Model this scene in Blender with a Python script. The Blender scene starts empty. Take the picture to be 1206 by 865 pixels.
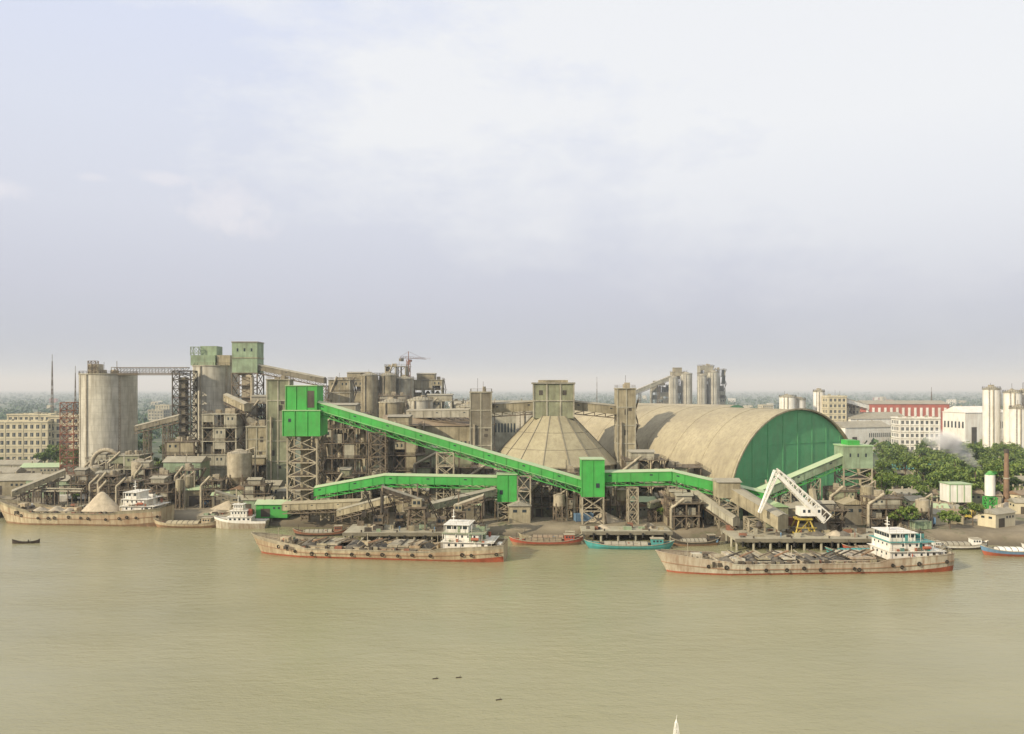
import bpy, math, random
import numpy as np
from mathutils import Vector, Matrix
R=random.Random(11)
NR=np.random.RandomState(5)
rad=math.radians
scene=bpy.context.scene
G=3.0   # ground level above the river

# ------------------------------------------------------------------ materials
MATS={}
def nd(nt,t,**k):
    n=nt.nodes.new(t)
    for a,b in k.items(): setattr(n,a,b)
    return n
def mixc(nt,fac,a,b,blend='MIX'):
    n=nt.nodes.new('ShaderNodeMix'); n.data_type='RGBA'; n.blend_type=blend; n.clamp_factor=True
    if isinstance(fac,(int,float)): n.inputs[0].default_value=fac
    else: nt.links.new(fac,n.inputs[0])
    for i,v in ((6,a),(7,b)):
        if isinstance(v,tuple): n.inputs[i].default_value=(v[0],v[1],v[2],1)
        else: nt.links.new(v,n.inputs[i])
    return n.outputs[2]
def mth(nt,op,a,b=None,c=None,clamp=False):
    n=nt.nodes.new('ShaderNodeMath'); n.operation=op; n.use_clamp=clamp
    for i,v in enumerate((a,b,c)):
        if v is None: continue
        if isinstance(v,(int,float)): n.inputs[i].default_value=v
        else: nt.links.new(v,n.inputs[i])
    return n.outputs[0]
def mapr(nt,v,a,b,c=0.0,d=1.0):
    n=nt.nodes.new('ShaderNodeMapRange'); n.clamp=True
    nt.links.new(v,n.inputs[0])
    for i,x in enumerate((a,b,c,d)): n.inputs[i+1].default_value=x
    return n.outputs[0]
def noise(nt,vec,scale,detail=4,rough=.6,stretch=None):
    if stretch:
        m=nt.nodes.new('ShaderNodeMapping'); m.inputs['Scale'].default_value=stretch
        nt.links.new(vec,m.inputs[0]); vec=m.outputs[0]
    n=nt.nodes.new('ShaderNodeTexNoise'); n.inputs['Scale'].default_value=scale
    n.inputs['Detail'].default_value=detail; n.inputs['Roughness'].default_value=rough
    nt.links.new(vec,n.inputs['Vector']); return n.outputs[0]
def mat(name,col,rough=.8,var=.3,scale=.25,streak=.5,dirt=(.12,.10,.065),dust=.0,dustc=(.40,.355,.25),corr=None,metal=0,bands=0):
    if name in MATS: return MATS[name]
    m=bpy.data.materials.new(name); m.use_nodes=True; nt=m.node_tree
    bs=nt.nodes['Principled BSDF']
    tc=nd(nt,'ShaderNodeTexCoord'); o=tc.outputs['Object']
    n1=noise(nt,o,scale,4,.65)
    lo=tuple(c*(1-var) for c in col); hi=tuple(min(.9,c*(1+var)) for c in col)
    c=mixc(nt,mapr(nt,n1,.3,.7),lo,hi)
    if streak>0:
        n2=noise(nt,o,.8,3,.7,(1,1,.09))
        c=mixc(nt,mapr(nt,n2,.42,.72,0,streak),c,dirt)
        n3=noise(nt,o,.07,3,.65)
        c=mixc(nt,mapr(nt,n3,.45,.70,0,streak*.8),c,dirt)
    if bands>0:
        sx=nd(nt,'ShaderNodeSeparateXYZ'); nt.links.new(o,sx.inputs[0])
        f=mth(nt,'FRACT',mth(nt,'MULTIPLY',sx.outputs[2],bands))
        f=mth(nt,'LESS_THAN',f,.08)
        c=mixc(nt,mth(nt,'MULTIPLY',f,.3),c,tuple(x*.5 for x in col))
    if dust>0:
        ge=nd(nt,'ShaderNodeNewGeometry'); sx=nd(nt,'ShaderNodeSeparateXYZ'); nt.links.new(ge.outputs['Normal'],sx.inputs[0])
        f=mth(nt,'MULTIPLY',mapr(nt,sx.outputs[2],.15,.8),mapr(nt,noise(nt,o,.4,3),.25,.6,dust*.5,dust))
        c=mixc(nt,f,c,dustc)
    nt.links.new(c,bs.inputs['Base Color'])
    bs.inputs['Roughness'].default_value=rough; bs.inputs['Metallic'].default_value=metal
    bs.inputs['Specular IOR Level'].default_value=.3
    if corr:
        bp=nd(nt,'ShaderNodeBump'); bp.inputs['Strength'].default_value=.45; bp.inputs['Distance'].default_value=.15
        w=nd(nt,'ShaderNodeTexWave',wave_type='BANDS',bands_direction=corr[0]); w.inputs['Scale'].default_value=corr[1]; w.inputs['Distortion'].default_value=.3
        nt.links.new(o,w.inputs[0]); nt.links.new(w.outputs['Fac'],bp.inputs['Height']); nt.links.new(bp.outputs[0],bs.inputs['Normal'])
    MATS[name]=m; return m

CONC=mat('concrete_dusty',(.37,.345,.26),dust=.5)
CONCL=mat('concrete_silo',(.50,.475,.39),var=.14,streak=.62,dirt=(.20,.175,.125),bands=.33,dust=.4)
CONCD=mat('concrete_dark',(.19,.17,.125),dust=.5)
OLIVE=mat('cladding_olive',(.26,.27,.17),streak=.5,dust=.5,corr=('X',.8))
TAN=mat('cladding_tan',(.35,.305,.20),streak=.6,dust=.6,corr=('X',.8))
GREEN=mat('green_paint',(.055,.36,.065),rough=.6,var=.18,streak=.32,dirt=(.11,.20,.07),dust=.35,dustc=(.34,.42,.22),corr=('X',1.2))
GREEND=mat('green_gable_sheet',(.11,.36,.16),rough=.6,var=.14,streak=.3,dirt=(.19,.27,.14),corr=('X',.7))
GREENP=mat('green_roof_sheet',(.30,.45,.23),rough=.6,var=.15,streak=.35,dirt=(.3,.33,.2),dust=.55,dustc=(.46,.48,.32))
GREENG=mat('green_grey_cladding',(.26,.34,.215),rough=.7,streak=.45,dust=.4,corr=('X',.8))
ROOFT=mat('hall_roof_sheet',(.37,.32,.205),rough=.85,var=.24,scale=.045,streak=.75,dirt=(.20,.165,.115),dust=.3,dustc=(.45,.40,.28),corr=('Y',.5))
ROOFC=mat('cone_roof_sheet',(.36,.32,.20),rough=.8,var=.18,scale=.08,streak=.6,dirt=(.19,.155,.095),dust=.25)
STEEL=mat('steel_weathered',(.16,.125,.088),rough=.7,var=.45,scale=.5)
STEELL=mat('steel_pale',(.38,.33,.235),rough=.6,var=.3,scale=.5)
STEELD=mat('steel_dark',(.065,.055,.045),rough=.7,var=.4)
RUST=mat('rusty_red_steel',(.27,.115,.07),rough=.8,var=.35)
ROOFG=mat('roof_grey_sheet',(.31,.29,.23),rough=.7,dust=.5,corr=('X',.9))
ROOFB=mat('roof_rust_sheet',(.23,.145,.09),rough=.8,dust=.4,corr=('X',.9))
WHITE=mat('white_paint',(.78,.765,.69),rough=.5,var=.08,streak=.35,dirt=(.40,.29,.18))
CREAM=mat('cream_wall',(.58,.52,.36),var=.1,streak=.3,dirt=(.3,.25,.16))
GLASS=mat('window_dark',(.035,.045,.05),rough=.25,var=.3,streak=0)
HULLC=mat('hull_cream',(.48,.41,.27),rough=.6,var=.18,streak=.8,dirt=(.21,.12,.065))
HULLG=mat('hull_greywhite',(.50,.46,.35),rough=.6,var=.18,streak=.8,dirt=(.23,.14,.085))
HULLR=mat('hull_red_boot',(.40,.11,.06),rough=.6,var=.3,streak=.5,dirt=(.22,.12,.08))
HULLB=mat('hull_brown',(.33,.20,.12),rough=.7,var=.3)
DECK=mat('deck_rusty',(.21,.165,.105),var=.45,scale=.6,streak=.3)
CARGO=mat('cargo_clinker',(.13,.115,.09),var=.35,scale=1.2,streak=0)
SAND=mat('sand_pile',(.46,.39,.28),var=.2,scale=.8,streak=.2)
TEAL=mat('boat_teal',(.07,.31,.29),rough=.5,var=.2,streak=.4)
BLUE=mat('boat_blue',(.13,.23,.34),rough=.5,var=.2,streak=.4)
REDP=mat('red_paint',(.38,.09,.055),rough=.5,var=.2,streak=.4)
YEL=mat('yellow_paint',(.48,.36,.06),rough=.5,var=.25,streak=.55)
RUBBER=mat('tyre_rubber',(.03,.028,.025),rough=.9,var=.3,streak=0)
BARK=mat('bark',(.13,.10,.07),streak=0)
CLOTH=mat('shirt',(.25,.12,.10),streak=0)
WOOD=mat('dark_wood',(.06,.045,.035),streak=.1)
BRICKR=mat('brick_red_wall',(.42,.12,.085),var=.15,streak=.25)
def leafm(name,c): return mat(name,c,rough=.6,var=.4,scale=.6,streak=0)
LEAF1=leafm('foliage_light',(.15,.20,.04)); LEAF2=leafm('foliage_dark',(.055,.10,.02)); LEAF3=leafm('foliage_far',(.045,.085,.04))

# ------------------------------------------------------------------ builder
class Obj:
    def __init__(s,name,loc=(0,0,0),rz=0):
        s.name=name;s.loc=loc;s.rz=rad(rz);s.parts={};s.part('body')
    def part(s,n):
        if n not in s.parts: s.parts[n]=dict(v=[],f=[],m=[],s=[],mats=[])
        s.cur=s.parts[n]; return s
    def add(s,vs,fs,m,smooth=False):
        c=s.cur
        if m not in c['mats']: c['mats'].append(m)
        i=c['mats'].index(m); b=len(c['v'])
        c['v']+= [tuple(v) for v in vs]
        for f in fs:
            c['f'].append(tuple(b+k for k in f)); c['m'].append(i); c['s'].append(smooth)
    def box(s,x0,x1,y0,y1,z0,z1,m):
        v=[(x0,y0,z0),(x1,y0,z0),(x1,y1,z0),(x0,y1,z0),(x0,y0,z1),(x1,y0,z1),(x1,y1,z1),(x0,y1,z1)]
        s.add(v,[(0,3,2,1),(4,5,6,7),(0,1,5,4),(1,2,6,5),(2,3,7,6),(3,0,4,7)],m)
    def beam(s,p,q,w,m,h=None):
        h=h or w; p=Vector(p);q=Vector(q);t=q-p
        if t.length<1e-4: return
        t.normalize(); u=Vector((0,0,1)) if abs(t.z)<.95 else Vector((0,1,0))
        n=t.cross(u).normalized(); u=n.cross(t).normalized()
        v=[]
        for e in (p,q):
            for a,b in ((-1,-1),(1,-1),(1,1),(-1,1)): v.append(e+n*a*w/2+u*b*h/2)
        s.add(v,[(0,1,2,3),(7,6,5,4),(0,4,5,1),(1,5,6,2),(2,6,7,3),(3,7,4,0)],m)
    def tube(s,p,q,r,m,r2=None,n=10,caps=True,smooth=True):
        r2=r if r2 is None else r2; p=Vector(p);q=Vector(q);t=(q-p).normalized()
        u=Vector((0,0,1)) if abs(t.z)<.95 else Vector((1,0,0))
        a=t.cross(u).normalized(); b=t.cross(a).normalized(); v=[]
        for e,rr in ((p,r),(q,r2)):
            for i in range(n):
                k=2*math.pi*i/n; v.append(e+a*math.cos(k)*rr+b*math.sin(k)*rr)
        s.add(v,[(i,(i+1)%n,n+(i+1)%n,n+i) for i in range(n)],m,smooth)
        if caps: 
            s.add(v[:n],[tuple(range(n))],m); s.add(v[n:],[tuple(range(n))],m)
    def cyl(s,cx,cy,z0,z1,r,m,r2=None,n=24,smooth=True): s.tube((cx,cy,z0),(cx,cy,z1),r,m,r2,n,True,smooth)
    def gable(s,x0,x1,y0,y1,z0,h,m,axis='x',ov=.5):
        if axis=='x':
            ym=(y0+y1)/2; y0-=ov;y1+=ov;x0-=ov;x1+=ov
            v=[(x0,y0,z0),(x1,y0,z0),(x1,y1,z0),(x0,y1,z0),(x0,ym,z0+h),(x1,ym,z0+h)]
            s.add(v,[(0,1,5,4),(2,3,4,5),(0,4,3),(1,2,5),(0,3,2,1)],m)
        else:
            xm=(x0+x1)/2; y0-=ov;y1+=ov;x0-=ov;x1+=ov
            v=[(x0,y0,z0),(x0,y1,z0),(x1,y1,z0),(x1,y0,z0),(xm,y0,z0+h),(xm,y1,z0+h)]
            s.add(v,[(0,4,5,1),(2,5,4,3),(0,3,4),(1,5,2),(0,1,2,3)],m)
    def lattice(s,x0,x1,y0,y1,z0,z1,seg,w,m,tx=None):
        cx,cy=(x0+x1)/2,(y0+y1)/2; tx=1 if tx is None else tx
        def c(i,z):
            k=1+(tx-1)*(z-z0)/(z1-z0)
            X=(x0,x1,x1,x0)[i];Y=(y0,y0,y1,y1)[i]; return (cx+(X-cx)*k,cy+(Y-cy)*k,z)
        for i in range(4): s.beam(c(i,z0),c(i,z1),w*1.5,m)
        for k in range(seg):
            a=z0+(z1-z0)*k/seg;b=z0+(z1-z0)*(k+1)/seg
            for i in range(4):
                j=(i+1)%4
                s.beam(c(i,b),c(j,b),w,m)
                s.beam(c(i,a),c(j,b),w*.8,m); s.beam(c(j,a),c(i,b),w*.8,m)
    def rail(s,pts,m,h=1.1,w=.09,step=2.5):
        for p,q in zip(pts[:-1],pts[1:]):
            p=Vector(p);q=Vector(q);L=(q-p).length;n=max(1,int(L/step))
            for k in (h,h*.5): s.beam(p+Vector((0,0,k)),q+Vector((0,0,k)),w,m)
            for i in range(n+1):
                a=p.lerp(q,i/n); s.beam(a,a+Vector((0,0,h)),w,m)
    def wins(s,face,u0,u1,z0,z1,c,nu,nz,wf=.5,hf=.5,m=None,sill=True,skip=0):
        m=m or GLASS
        du=(u1-u0)/nu;dz=(z1-z0)/nz
        for i in range(nu):
            for k in range(nz):
                if skip and R.random()<skip: continue
                a=u0+du*(i+.5-wf/2);b=a+du*wf;p=z0+dz*(k+.5-hf/2);q=p+dz*hf
                if face=='f':
                    s.box(a,b,c-.05,c+.02,p,q,m)
                    if sill: s.box(a-.1,b+.1,c-.3,c+.02,q+.02,q+.16,CONC); s.box((a+b)/2-.05,(a+b)/2+.05,c-.09,c-.052,p,q,WHITE)
                elif face=='r':
                    s.box(c-.02,c+.05,a,b,p,q,m)
                    if sill: s.box(c-.02,c+.3,a-.1,b+.1,q+.02,q+.16,CONC)
                else:
                    s.box(c-.05,c+.02,a,b,p,q,m)
                    if sill: s.box(c-.3,c+.02,a-.1,b+.1,q+.02,q+.16,CONC)
    def stairs(s,x,y0,y1,z0,z1,m,step=4):
        z=z0;f=0
        while z<z1-.5:
            zz=min(z+step,z1); a,b=(y0,y1) if f%2==0 else (y1,y0)
            s.beam((x,a,z),(x,b,zz),.25,m,1.0); s.beam((x,a,z+1),(x,b,zz+1),.1,m)
            s.box(x-.8,x+.8,b-.8,b+.8,zz-.1,zz+.05,m); z=zz;f+=1
    def gallery(s,p,q,w,h,ms,mr,truss=1.4,mt=None,ribs=4,wins=True):
        p=Vector(p);q=Vector(q);t=(q-p);L=t.length;n=Vector((t.y,-t.x,0)).normalized();U=Vector((0,0,1))
        v=[]
        for e in (p,q):
            for a,b in ((-.5,0),(.5,0),(.5,h),(0,h+.45),(-.5,h)): v.append(e+n*a*w+U*b)
        s.add(v,[(0,1,6,5),(1,2,7,6),(4,0,5,9),(0,4,3,2,1),(5,6,7,8,9)],ms)
        v2=[]
        for e in (p,q):
            for a,b in ((-.56,h-.05),(0,h+.55),(.56,h-.05),(.56,h+.08),(0,h+.72),(-.56,h+.08)): v2.append(e+n*a*w+U*b)
        s.add(v2,[(0,1,7,6),(1,2,8,7),(2,3,9,8),(3,4,10,9),(4,5,11,10),(5,0,6,11),(5,4,3,2,1,0),(6,7,8,9,10,11)],mr)
        k=max(2,int(L/ribs))
        for i in range(k+1):
            c=p.lerp(q,i/k)
            for sd in (-1,1): s.beam(c+n*sd*(w/2+.06),c+n*sd*(w/2+.06)+U*h,.12,ms)
            if wins and i<k:
                c2=p.lerp(q,(i+.5)/k)
                tt=t.normalized()*ribs*.12
                for sd in (-1,1):
                    if i%3==0: s.beam(c2-tt+n*sd*(w/2+.02)+U*h*.68,c2+tt+n*sd*(w/2+.02)+U*h*.68,.08,GLASS,h*.13)
        if truss:
            mt=mt or ms
            for sd in (-1,1):
                o=n*sd*w*.42
                s.beam(p+o-U*truss,q+o-U*truss,.28,mt)
                for i in range(k):
                    a=p.lerp(q,i/k);b=p.lerp(q,(i+1)/k)
                    s.beam(a+o,b+o-U*truss,.18,mt); s.beam(b+o,b+o-U*truss,.18,mt)
    def mound(s,x0,x1,y0,y1,z0,h,m,n=14,peaks=1):
        P=[((k+.5)/peaks+R.uniform(-.05,.05),.5+R.uniform(-.1,.1),R.uniform(.8,1)) for k in range(peaks)]
        v=[];
        for j in range(n+1):
            for i in range(n*peaks+1):
                a=i/(n*peaks);b=j/n; z=0
                for (pa,pb,ph) in P:
                    dd=math.hypot((a-pa)*peaks*2,(b-pb)*2); z=max(z,ph*(1-dd))
                e=min(a,1-a,b,1-b)*6; z=min(z,e) if e<z else z
                v.append((x0+(x1-x0)*a,y0+(y1-y0)*b,z0+h*max(0,z)*(1+R.uniform(-.05,.05))))
        W=n*peaks+1
        s.add(v,[(j*W+i,j*W+i+1,(j+1)*W+i+1,(j+1)*W+i) for j in range(n) for i in range(n*peaks)],m,True)
    def done(s):
        P={k:c for k,c in s.parts.items() if c['v']}
        par=None
        if len(P)>1:
            par=bpy.data.objects.new(s.name,None); par.location=s.loc; par.rotation_euler=(0,0,s.rz); scene.collection.objects.link(par)
        ob=None
        for k,c in P.items():
            me=bpy.data.meshes.new(k if par else s.name); me.from_pydata(c['v'],[],c['f'])
            for m in c['mats']: me.materials.append(m)
            me.polygons.foreach_set('material_index',c['m']); me.polygons.foreach_set('use_smooth',c['s']); me.update()
            ob=bpy.data.objects.new(k if par else s.name,me); scene.collection.objects.link(ob)
            if par: ob.parent=par
            else: ob.location=s.loc; ob.rotation_euler=(0,0,s.rz)
        return par or ob
def inst(name,src,loc,rz=0,sc=1):
    o=bpy.data.objects.new(name,src.data); o.location=loc; o.rotation_euler=(0,0,rad(rz))
    o.scale=(sc,sc,sc) if isinstance(sc,(int,float)) else sc; scene.collection.objects.link(o); return o

# ------------------------------------------------------------------ world / light / camera
EL=rad(27); sdir=Vector((-.82*math.cos(EL),-.57*math.cos(EL),math.sin(EL))).normalized()
w=bpy.data.worlds.new("World"); scene.world=w; w.use_nodes=True; nt=w.node_tree
bg=nt.nodes['Background']; bg.inputs[1].default_value=.1
sky=nd(nt,'ShaderNodeTexSky',sky_type='NISHITA'); sky.sun_disc=False; sky.sun_elevation=EL; sky.sun_rotation=math.atan2(sdir.x,sdir.y)
sky.dust_density=4; sky.air_density=1.2
tc=nd(nt,'ShaderNodeTexCoord'); d=tc.outputs['Generated']
sx=nd(nt,'ShaderNodeSeparateXYZ'); nt.links.new(d,sx.inputs[0]); X,Y,Z=sx.outputs
cr=nd(nt,'ShaderNodeValToRGB'); nt.links.new(Z,cr.inputs[0])
e=cr.color_ramp.elements
e[0].position=0; e[0].color=(.40,.445,.55,1); e[1].position=.6; e[1].color=(.66,.72,.90,1)
for p,c in ((.035,(.44,.475,.58)),(.11,(.555,.575,.68)),(.2,(.655,.68,.775)),(.3,(.69,.725,.83)),(.4,(.685,.73,.87))):
    k=e.new(p); k.color=(*c,1)
n1=noise(nt,d,1.7,7,.6,(1,1,2.6)); n2=noise(nt,d,7,6,.65,(1,1,2.0))
t=mth(nt,'ADD',mth(nt,'MULTIPLY',X,.55),mth(nt,'MULTIPLY',Z,1.1))
t=mth(nt,'ADD',t,mth(nt,'MULTIPLY',mth(nt,'SUBTRACT',n1,.5),1.3))
t=mth(nt,'ADD',t,mth(nt,'MULTIPLY',mth(nt,'SUBTRACT',n2,.5),.45))
cl=mapr(nt,t,.26,.50,0,.9)
cl=mth(nt,'MULTIPLY',cl,mapr(nt,Z,.08,.3,.15,1))
c=mixc(nt,cl,cr.outputs[0],(.86,.87,.885))
def puff(cx,cz,rx,rz_,st):
    a=mth(nt,'DIVIDE',mth(nt,'SUBTRACT',X,cx),rx); b=mth(nt,'DIVIDE',mth(nt,'SUBTRACT',Z,cz),rz_)
    r=mth(nt,'SQRT',mth(nt,'ADD',mth(nt,'MULTIPLY',a,a),mth(nt,'MULTIPLY',b,b)))
    n=noise(nt,d,22,7,.68)
    r=mth(nt,'ADD',r,mth(nt,'MULTIPLY',mth(nt,'SUBTRACT',n,.5),2.6))
    return mth(nt,'MULTIPLY',mapr(nt,r,1.0,.3,0,st),mapr(nt,Y,0,.2))
for a in ((-.325,.205,.048,.03,.45),(-.385,.232,.03,.009,.4),(-.53,.202,.035,.012,.4),(-.45,.225,.02,.006,.3),(-.295,.185,.035,.018,.25)):
    c=mixc(nt,puff(*a),c,(.86,.83,.86))
sc=nd(nt,'ShaderNodeVectorMath',operation='SCALE'); nt.links.new(c,sc.inputs[0]); sc.inputs['Scale'].default_value=11.0
nt.links.new(mixc(nt,.93,sky.outputs[0],sc.outputs[0]),bg.inputs[0])

L=bpy.data.lights.new('sun','SUN'); L.energy=5; L.angle=rad(.5); L.color=(1,.88,.67)
so=bpy.data.objects.new('sun',L); so.rotation_euler=sdir.to_track_quat('Z','Y').to_euler(); so.location=(-100,-100,200); scene.collection.objects.link(so)
cd=bpy.data.cameras.new('camera'); cd.lens=28.36; cd.sensor_width=36; cd.shift_y=.0203; cd.clip_end=60000; cd.clip_start=1
co=bpy.data.objects.new('camera',cd); co.location=(0,0,48); co.rotation_euler=(rad(90),0,0); scene.collection.objects.link(co); scene.camera=co
scene.view_settings.view_transform='Standard'; scene.view_settings.look='None'; scene.view_settings.exposure=0

# haze layer (real homogeneous volume over the plain)
hz=bpy.data.materials.new('haze_volume'); hz.use_nodes=True; nt=hz.node_tree; nt.nodes.remove(nt.nodes['Principled BSDF'])
vs=nd(nt,'ShaderNodeVolumeScatter'); vs.inputs['Density'].default_value=.00024; vs.inputs['Color'].default_value=(.80,.90,1,1); vs.inputs['Anisotropy'].default_value=.0
nt.links.new(vs.outputs[0],nt.nodes['Material Output'].inputs['Volume'])
o=Obj('haze'); o.box(-14000,14000,180,16000,-40,200,hz); o.done()

# ------------------------------------------------------------------ ground + river
SH=[(-30000,420),(-600,325),(-200,301),(-100,285),(-60,277),(0,262),(60,253),(150,246),(600,225),(30000,200)]
def shore(x):
    for (a,b),(c,dd) in zip(SH[:-1],SH[1:]):
        if a<=x<=c: return b+(dd-b)*(x-a)/(c-a)
xs=[-30000,-12000,-5000,-2000,-1000]+[i*4 for i in range(-150,151)]+[1000,2000,5000,12000,30000]
rows=[(-9,-2.5),(-1,-.1),(.8,.5),(3,1.7),(6,2.8),(9,G)]
v=[];f=[]
absr=[340,420,520,700,1000,1800,4000,10000,30000]
for x in xs:
    s0=shore(x)+(R.uniform(-1.5,1.5) if abs(x)<700 else 0)
    for (a,z) in rows: v.append((x,s0+a+R.uniform(-.5,.5),z+(R.uniform(-.2,.2) if z<G and z>0 else 0)))
    for y in absr: v.append((x,max(y,s0+20) if y<1000 else y+(100 if abs(x)>5000 else 0),G))
nr=len(rows)+len(absr)
for i in range(len(xs)-1):
    for j in range(nr-1): f.append((i*nr+j,(i+1)*nr+j,(i+1)*nr+j+1,i*nr+j+1))
gm=bpy.data.materials.new('ground_soil'); gm.use_nodes=True; nt=gm.node_tree; bs=nt.nodes['Principled BSDF']
tc=nd(nt,'ShaderNodeTexCoord'); o_=tc.outputs['Object']; sx=nd(nt,'ShaderNodeSeparateXYZ'); nt.links.new(o_,sx.inputs[0])
c1=mixc(nt,mapr(nt,noise(nt,o_,.06,6,.7),.3,.7),(.12,.095,.06),(.29,.245,.165))
c1=mixc(nt,mapr(nt,noise(nt,o_,.10,5,.7),.55,.65,0,.8),c1,(.07,.09,.03))
c2=mixc(nt,mapr(nt,noise(nt,o_,.012,8,.75),.4,.62),(.04,.07,.03),(.16,.17,.10))
c=mixc(nt,mapr(nt,mth(nt,'ADD',sx.outputs[1],mth(nt,'MULTIPLY',noise(nt,o_,.02,3),80)),420,520),c1,c2)
c=mixc(nt,mapr(nt,sx.outputs[2],2.2,.2),c,(.11,.09,.06))
nt.links.new(c,bs.inputs['Base Color']); bs.inputs['Roughness'].default_value=.95
g=Obj('ground'); g.add(v,f,gm,True); g.done()

wm=bpy.data.materials.new('river_water'); wm.use_nodes=True; nt=wm.node_tree; bs=nt.nodes['Principled BSDF']
tc=nd(nt,'ShaderNodeTexCoord'); o_=tc.outputs['Object']
c=mixc(nt,mapr(nt,noise(nt,o_,.012,5,.6,(1,2.2,1)),.3,.7),(.25,.235,.13),(.305,.285,.165))
nt.links.new(c,bs.inputs['Base Color']); bs.inputs['Roughness'].default_value=.16; bs.inputs['IOR'].default_value=1.33
h=mth(nt,'ADD',mth(nt,'MULTIPLY',noise(nt,o_,.35,5,.6,(.7,1.6,1)),1.0),mth(nt,'MULTIPLY',noise(nt,o_,1.5,4,.65,(.8,1.4,1)),.4))
h=mth(nt,'MULTIPLY',h,mapr(nt,noise(nt,o_,.018,3,.5,(1,3,1)),.3,.7,.45,1))
bp=nd(nt,'ShaderNodeBump'); bp.inputs['Strength'].default_value=1; bp.inputs['Distance'].default_value=.24
nt.links.new(h,bp.inputs['Height']); nt.links.new(bp.outputs[0],bs.inputs['Normal'])
g=Obj('river_water'); g.add([(-30000,-3000,0),(30000,-3000,0),(30000,600,0),(-30000,600,0)],[(0,1,2,3)],wm); g.done()

# ------------------------------------------------------------------ trees
def leafcloud(cs,n,size,flat=.75):
    V=[];M=[]
    for (x,y,z,r) in cs:
        dv=NR.normal(size=(n,3)); dv/=np.linalg.norm(dv,axis=1)[:,None]
        rr=r*(NR.uniform(.35,1,n)**.5); P=dv*rr[:,None]*np.array([1,1,flat])+np.array([x,y,z])
        nn=dv+NR.normal(size=(n,3))*.5; nn/=np.linalg.norm(nn,axis=1)[:,None]
        a=np.cross(nn,NR.normal(size=(n,3))); a/=np.linalg.norm(a,axis=1)[:,None]; b=np.cross(nn,a)
        s=(size*NR.uniform(.6,1.3,n))[:,None]
        q=np.stack([P-a*s,P-b*s*.6,P+a*s,P+b*s*.6],1); V.append(q.reshape(-1,3))
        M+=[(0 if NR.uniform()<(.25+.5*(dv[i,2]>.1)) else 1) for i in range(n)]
    V=np.concatenate(V); F=np.arange(len(V)).reshape(-1,4); return V,F,M
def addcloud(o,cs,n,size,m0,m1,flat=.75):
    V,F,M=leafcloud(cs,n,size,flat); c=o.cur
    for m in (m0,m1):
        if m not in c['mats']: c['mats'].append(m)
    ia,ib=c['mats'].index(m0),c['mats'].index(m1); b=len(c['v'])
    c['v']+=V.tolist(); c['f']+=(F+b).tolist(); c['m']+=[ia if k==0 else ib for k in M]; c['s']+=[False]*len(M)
TREES=[]
def mktree(h,r,first):
    o=Obj('tree',first)
    p=Vector((0,0,-.3)); q=Vector((R.uniform(-.3,.3),R.uniform(-.3,.3),h*.4)); o.tube(p,q,.35,BARK,.22,8)
    cs=[]
    for k in range(7):
        a=k*2.4+R.random(); rr=r*R.uniform(.35,.75); e=Vector((math.cos(a)*rr,math.sin(a)*rr,h*R.uniform(.5,.85)))
        m=q.lerp(e,.5)+Vector((0,0,.3)); o.tube(q,m,.16,BARK,.1,6); o.tube(m,e,.1,BARK,.04,6)
        cs.append((e.x,e.y,e.z,r*R.uniform(.35,.5)))
        for j in range(2): cs.append((e.x+R.uniform(-1,1)*r*.4,e.y+R.uniform(-1,1)*r*.4,e.z+R.uniform(-.1,.15)*h,r*R.uniform(.2,.35)))
    e=Vector((0,0,h*.88)); o.tube(q,e,.16,BARK,.05,6); cs.append((0,0,h*.85,r*.5))
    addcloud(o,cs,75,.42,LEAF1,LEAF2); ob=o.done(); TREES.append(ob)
mktree(10,4.5,(-256,440,G)); mktree(12,5,(150,345,G)); mktree(8,4,(165,330,G)); mktree(13,5.5,(200,430,G))
o=Obj('palm_tree',(176,352,G))
pp=[Vector((math.sin(k*.25)*.5,0,k*1.6)) for k in range(7)]
for a,b in zip(pp[:-1],pp[1:]): o.tube(a,b,.2,BARK,.17,7)
for k in range(15):
    a=k*2.399; el=R.uniform(-.1,.9); L0=3.2; pr=pp[-1]; 
    for j in range(5):
        dr=Vector((math.cos(a)*math.cos(el),math.sin(a)*math.cos(el),math.sin(el))); qn=pr+dr*L0/5; sd=Vector((-math.sin(a),math.cos(a),0))*(.45*(1-j/5)+.08)
        o.add([pr-sd-Vector((0,0,.15)),pr,qn,qn-sd*.8-Vector((0,0,.15))],[(0,1,2,3)],LEAF1); o.add([pr+sd-Vector((0,0,.15)),pr,qn,qn+sd*.8-Vector((0,0,.15))],[(0,1,2,3)],LEAF2)
        pr=qn; el-=.38
PALM=o.done()
def tree(x,y,s=1): 
    t=R.choice(TREES); inst('tree',t,(x,y,G),R.uniform(0,360),(s*R.uniform(.9,1.15),s*R.uniform(.9,1.15),s*R.uniform(.85,1.15)))
for i in range(230):
    y=R.uniform(312,560); x=y*R.uniform(.452,.68)
    if y>350 and R.random()<.25: continue
    if 270<x<310 and 460<y<490: continue
    if 178<x<206 and 375<y<405 : continue
    if abs(x-190)<5 and y<325: continue
    tree(x,y,R.uniform(.6,1.2))
for i in range(16):
    y=R.uniform(320,430); x=y*R.uniform(.46,.64); inst('palm_tree',PALM,(x,y,G),R.uniform(0,360),R.uniform(.8,1.3))
for x,y,s in ((-168,400,1.3),(-172,392,1.2),(-164,395,1.5),(-160,402,1.2),(-240,430,1),(-246,436,1.1),(-232,440,.9),(-262,432,.8),(-300,440,.9),(-340,450,1),(-225,420,.9),(-310,432,.9),(-280,436,.8),(162,318,.7),(140,332,.8),(147,338,.9),(155,352,1),(158,340,.9),(136,300,.6),(143,306,.7),(152,300,.6)): tree(x,y,s)
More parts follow.
